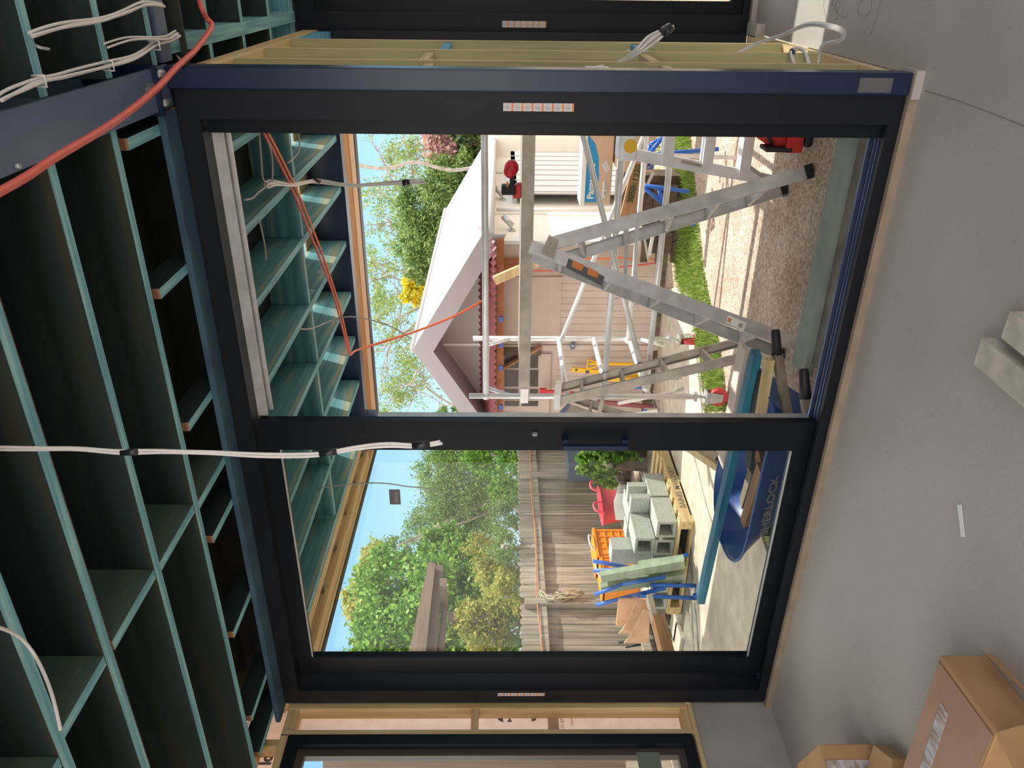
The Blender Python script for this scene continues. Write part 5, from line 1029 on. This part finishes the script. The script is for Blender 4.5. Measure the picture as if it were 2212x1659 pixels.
tc_ = P(1340, 1092, 0, -5.95); tp_ = P(1297, 1092, 0, -5.95)
tu = thing('flexible_tub', (tc_.x, tc_.y, -.018), 'bright pink rubber tub lying on its rim beside the orange crates', 'tub')
r0, r1 = abs(P(1320, 1056, 0, -5.95).y-tc_.y), 0; ztb = tp_.z
prof = [(.30, -.018), (.34, ztb*.5), (.40, ztb), (.415, ztb+.005), (.385, ztb-.01), (.32, 0.02)]
m = MB(); n_ = 36; vs = []; fs = []
for r_, z in prof:
    for k in range(n_): a = 2*PI*k/n_; vs.append((tc_.x+r_*.36*math.cos(a)*1.0, tc_.y+r_*r0/.40*math.sin(a), z))
for i in range(len(prof)-1):
    for k in range(n_): fs.append((i*n_+k, i*n_+(k+1) % n_, (i+1)*n_+(k+1) % n_, (i+1)*n_+k))
fs.append(tuple(range(n_))); m.add(vs, fs, 0, True).build('tub_body', 'pink', tu)
for dy in (-.22, .22): MB().tube(smoothpath([(tc_.x+.13, tc_.y+dy-.11, ztb-.01), (tc_.x+.15, tc_.y+dy-.07, ztb+.10), (tc_.x+.15, tc_.y+dy+.07, ztb+.10), (tc_.x+.13, tc_.y+dy+.11, ztb-.01)]), .014, 8).build('handle', 'pink', tu)
# crumpled sack and chute
sheets = thing('paper_sheets', (-5.15, 6.80, zb), 'bundle of pale thin sheets standing between pink tub and blocks', 'sheets')
for k in range(6):
    x = -5.30+.012*k; m = MB(); y0_ = 6.775+.014*k; zt_ = P(1330+3*(k % 3), 1090, 1, 6.8).z
    m.prism([(x, y0_, zb-.02), (x+.36, y0_+.02, zb-.02), (x+.34, y0_+.03, zt_-.02*(k % 2)), (x+.18, y0_+.01, zt_+.02), (x+.01, y0_+.0, zt_-.01)], (0, .004, 0)).build('sheet', 'sticker' if k % 2 else 'white', sheets)
# galvanised trough and plant at the shaded fence end
tag(MB().box(-5.6, -4.86, 8.3, 8.9, G+.01, P(1372, 1000, 1, 8.3).z).build('garden_bed_wall', 'steel' if False else 'old_slab'), 'shaded grey garden bed wall behind the pallet', 'garden bed')
tag(MB().box(-6.35, -6.1, 9.0, 9.5, -.2, .55).build('grey_crate', 'steel'), 'dark grey crate in the shade against the far fence', 'crate')
tree('flowering_shrub', [(1290, 1000, 40, 26), (1310, 1035, 28, 14), (1330, 975, 40, 22)], 8.1, 1500, .09, 'leafA', 'broad leaved shrub with pink buds in front of the shaded fence', 'shrub', 31, 1, shell=.1, aspect=.6)

# trestles with treated timbers
ts = thing('folding_trestle', tuple(P(1506, 1280, 2, G)), 'pair of bright blue tubular trestle legs crossed in front of the fence', 'trestle')
for (p, q, d) in [((1281, 1212), (1385, 1230), 5.75), ((1282, 1233), (1450, 1222), 5.85), ((1445, 1215), (1487, 1197), 5.75), ((1285, 1284), (1345, 1262), 5.55), ((1345, 1262), (1437, 1246), 5.55), ((1288, 1307), (1365, 1287), 5.5), ((1365, 1287), (1438, 1270), 5.5), ((1405, 1264), (1505, 1265), 5.52), ((1505, 1265), (1505, 1276), 5.52), ((1378, 1287), (1505, 1292), 5.46), ((1505, 1292), (1500, 1284), 5.46)]:
    MB().tube([P(*p, 1, d), P(*q, 1, d)], .019, 10).build('tube_leg', 'blue', ts)
tm = mat('green_treated_pine', (0.26, 0.33, 0.24), (0.38, 0.46, 0.34), 12, .8, stretch=grain('X'))
for (p, q, d, l) in [((1298, 1246), (1477, 1214), 5.62, 'upper'), ((1380, 1224), (1478, 1210), 5.70, 'uppermost short'), ((1298, 1270), (1478, 1243), 5.60, 'lower')]:
    tag(MB().bar(P(*p, 1, d), P(*q, 1, d), .07, .085).build('treated_timber', tm), l+' green treated pine length held in the blue trestles', 'timber')
# bent plywood pieces
def arcpl(y0p, x0p, x1p, d, r, lab_):
    a = P(x0p, y0p, 1, d); b = P(x1p, y0p, 1, d); m = MB(); n_ = 10
    vs = []; H = a.z-b.z
    for k, t in enumerate(np.linspace(-1.5, 1.1, n_)):       # a sagging sheet whose top edge climbs from one corner to the other
        x = a.x+.16-.36*k/(n_-1); y = a.y-r*math.cos(t)*.6; top = b.z+H*(.25+.75*math.sin(PI/2*(k/(n_-1))))
        for yy_ in (y, y+.010): vs += [V((x, yy_, b.z)), V((x, yy_, top))]
    fs = []
    for k in range(n_-1): i = 4*k; j = i+4; fs += [(i, i+1, j+1, j), (i+2, j+2, j+3, i+3), (i+1, i+3, j+3, j+1), (i, j, j+2, i+2)]
    fs += [(0, 2, 3, 1), (4*n_-4, 4*n_-3, 4*n_-1, 4*n_-2)]
    return tag(m.add(vs, fs).build('bent_board', 'terra'), lab_, 'board')
arcpl(1325, 1338, 1382, 5.3, .20, 'curved orange-brown sheet standing between trestle and fence'); arcpl(1345, 1350, 1398, 5.1, .18, 'second curved brown sheet in front of the first one')
tag(MB().box(P(1340, 1352, 1, 5.35).x, P(1340, 1295, 1, 5.35).x, 5.35, 5.37, P(1398, 1300, 1, 5.35).z, P(1336, 1300, 1, 5.35).z).build('flat_sheet', 'terra'), 'flat orange-brown plywood sheet behind the curved ones', 'sheet')
sb = thing('sleeper_beam', tuple(P(1440, 1340, 1, 5.0)), 'heavy old hardwood beam on a white timber lying left of the trestles', 'beam')
MB().bar(P(1402, 1292, 1, 5.3), P(1436, 1425, 1, 4.6), .10, .05).build('white_timber', 'shedwall', sb); MB().bar(P(1422, 1338, 1, 5.0), P(1444, 1425, 1, 4.5), .12, .10).build('hardwood_block', 'hardwoodY', sb)
tag(MB().bar(P(1386, 1362, 0, -6.3), P(1404, 1425, 0, -6.3), .06, .09).build('old_rail', 'palings'), 'short weathered rail propped low against the fence', 'rail')
for i, (a, b) in enumerate([((1337, 1388), (1384, 1378)), ((1352, 1398), (1384, 1392))]): tag(MB().tube([P(*a, 0, -6.36), P(*b, 0, -6.30)], .012, 8).build('black_handle', 'black'), ['upper', 'lower'][i]+' black iron handle resting by the fence foot', 'handle')
tag(MB().bar(P(1433, 1315, 2, G+.05), P(1447, 1355, 2, G+.05), .03, .03).build('metal_rod', 'alu'), 'short metal rod on the mossy slab', 'rod')
for i, (x, y) in enumerate([(1460, 1340), (1465, 1390)]): p = P(x, y, 2, G+.03); tag(MB().box(p.x-.2, p.x+.2, p.y-.12, p.y+.12, G+.012, G+.05).build('paver', 'path'), ['larger', 'smaller'][i]+' loose concrete paver on the mossy slab', 'paver')

# ================================================================== floor of the room
h = .145; a = P(2031, 1415, 2, h); f = P(2154, 1582, 2, h); j = P(1957, 1639, 2, h); d1_ = f-a; d2_ = (j-a).normalized()*1.0
bxx = thing('cardboard_box', (a.x-.3, a.y-.2, 0), 'big flat cardboard box with shiny tape down its lid, lower left floor', 'box')
MB().prism([V((q.x, q.y, 0)) for q in (a, a+d1_, a+d1_+d2_, a+d2_)], (0, 0, h)).build('box_body', 'card', bxx, bevel=.004)
up_ = V((0, 0, .0015)); ca, cb = a+d2_*.02+d1_*.02, a+d1_*.98+d2_*.02
MB().prism([ca+up_, cb+up_, cb+d2_*.96+up_, ca+d2_*.96+up_], (0, 0, .003)).build('lid_panel', 'card_in', bxx)
t0 = P(2040, 1530, 2, h+.006); t1_ = P(1995, 1670, 2, h+.006); MB().bar(t0, t1_+(t1_-t0)*.6, .045, .0015).build('packing_tape', 'cltape', bxx)
MB().prism([P(2154, 1582, 2, h), P(2212, 1566, 2, h-.03), P(2290, 1640, 2, h-.05), P(2200, 1680, 2, h)], (0, 0, .004)).build('open_flap', 'card', bxx)
MB().prism([P(2124, 1406, 2, .05), P(2156, 1420, 2, .03), P(2250, 1530, 2, .03), P(2225, 1500, 2, .05)], (0, 0, .004)).build('side_flap', 'card', bxx)
l_ = P(1883, 1607, 2, 0); ff = (l_-CAM).dot(_f); zk = 1.5-(1771-1082)/F_PX*ff
bs = thing('cardboard_box', (l_.x-.2, l_.y, 0), 'small cardboard box wrapped in crinkled clear tape at the left edge', 'box')
k_ = V((l_.x, l_.y, 0)); n_p = P(1780, 1655, 2, zk); e1_ = V((n_p.x-l_.x, n_p.y-l_.y, 0)).normalized(); e0_ = V((e1_.y, -e1_.x, 0)); e0_ = e0_ if e0_.y > 0 else -e0_
MB().prism([k_, k_+e1_*.34, k_+e1_*.34+e0_*.3, k_+e0_*.3], (0, 0, zk)).build('box_body', 'card', bs, bevel=.004)
MB().prism([k_+e1_*.06+V((0, 0, .01)), k_+e1_*.2+V((0, 0, .01)), k_+e1_*.2+V((0, 0, zk-.01)), k_+e1_*.06+V((0, 0, zk-.01))], e0_*-.003).build('clear_tape', 'cltape', bs)
l2 = P(1962, 1640, 2, 0); MB().prism([V((l2.x, l2.y, 0)), V((l2.x-.25, l2.y-.12, 0)), V((l2.x-.35, l2.y+.1, 0)), V((l2.x-.08, l2.y+.12, 0))], (0, 0, .06)).build('open_flap', 'card', bs)
def offcut(c1_, c2_, far, lab_, z=.045):
    a = P(*c1_, 2, z); b = P(*c2_, 2, z); d = (P(*far, 2, z)-a); d = d.normalized()*.9; w = (b-a)
    tag(MB().prism([V((q.x, q.y, .001)) for q in (a, b, b+d, a+d)], (0, 0, z)).build('timber_offcut', mat('pale_weathered_pine', (.42, .38, .32), (.60, .54, .46), 14, .8) if 'pale_weathered_pine' not in bpy.data.materials else bpy.data.materials['pale_weathered_pine'], bevel=.002), lab_, 'timber offcut')
offcut((2120, 729), (2103, 787), (2212, 802), 'pale timber offcut on the slab, the one nearer the sliding door'); offcut((2181, 672), (2162, 729), (2260, 732), 'pale timber offcut on the slab, the one farther right', .047)
a = P(2072, 1090, 2, .002); b = P(2080, 1160, 2, .002); tag(MB().bar(a, (a+b)/2+V((.003, .002, 0)), .022, .002).bar((a+b)/2+V((.003, .002, 0)), b, .020, .002).build('plastic_strip', 'white'), 'crinkled white plastic strip lying on the slab', 'strip')
# pencil marks on the slab
pm = thing('pencil_marks', tuple(P(1860, 60, 2, 0)), 'faint pencil lines and scribbles on the slab near the second door', 'pencil marks')
for pl in ([(1997, 196), (2060, 215), (2130, 240), (2230, 280)], [(1902, 0), (1893, 40), (1880, 75)], [(1852, 25), (1860, 34), (1875, 32), (1882, 15), (1882, -5)], [(1852, 25), (1856, 8), (1868, -4)], [(1780, 0), (1780, 20), (1786, 40)], [(1800, 0), (1797, 14)], [(1808, 2), (1804, 16), (1808, 28), (1812, 14)], [(1812, 30), (1806, 44)], [(1822, 26), (1818, 36), (1826, 38), (1832, 28)]):
    MB().tube(smoothpath([P(x, y, 2, .0006) for x, y in pl], 4), .0009, 4).build('pencil_stroke', 'greyprint', pm)
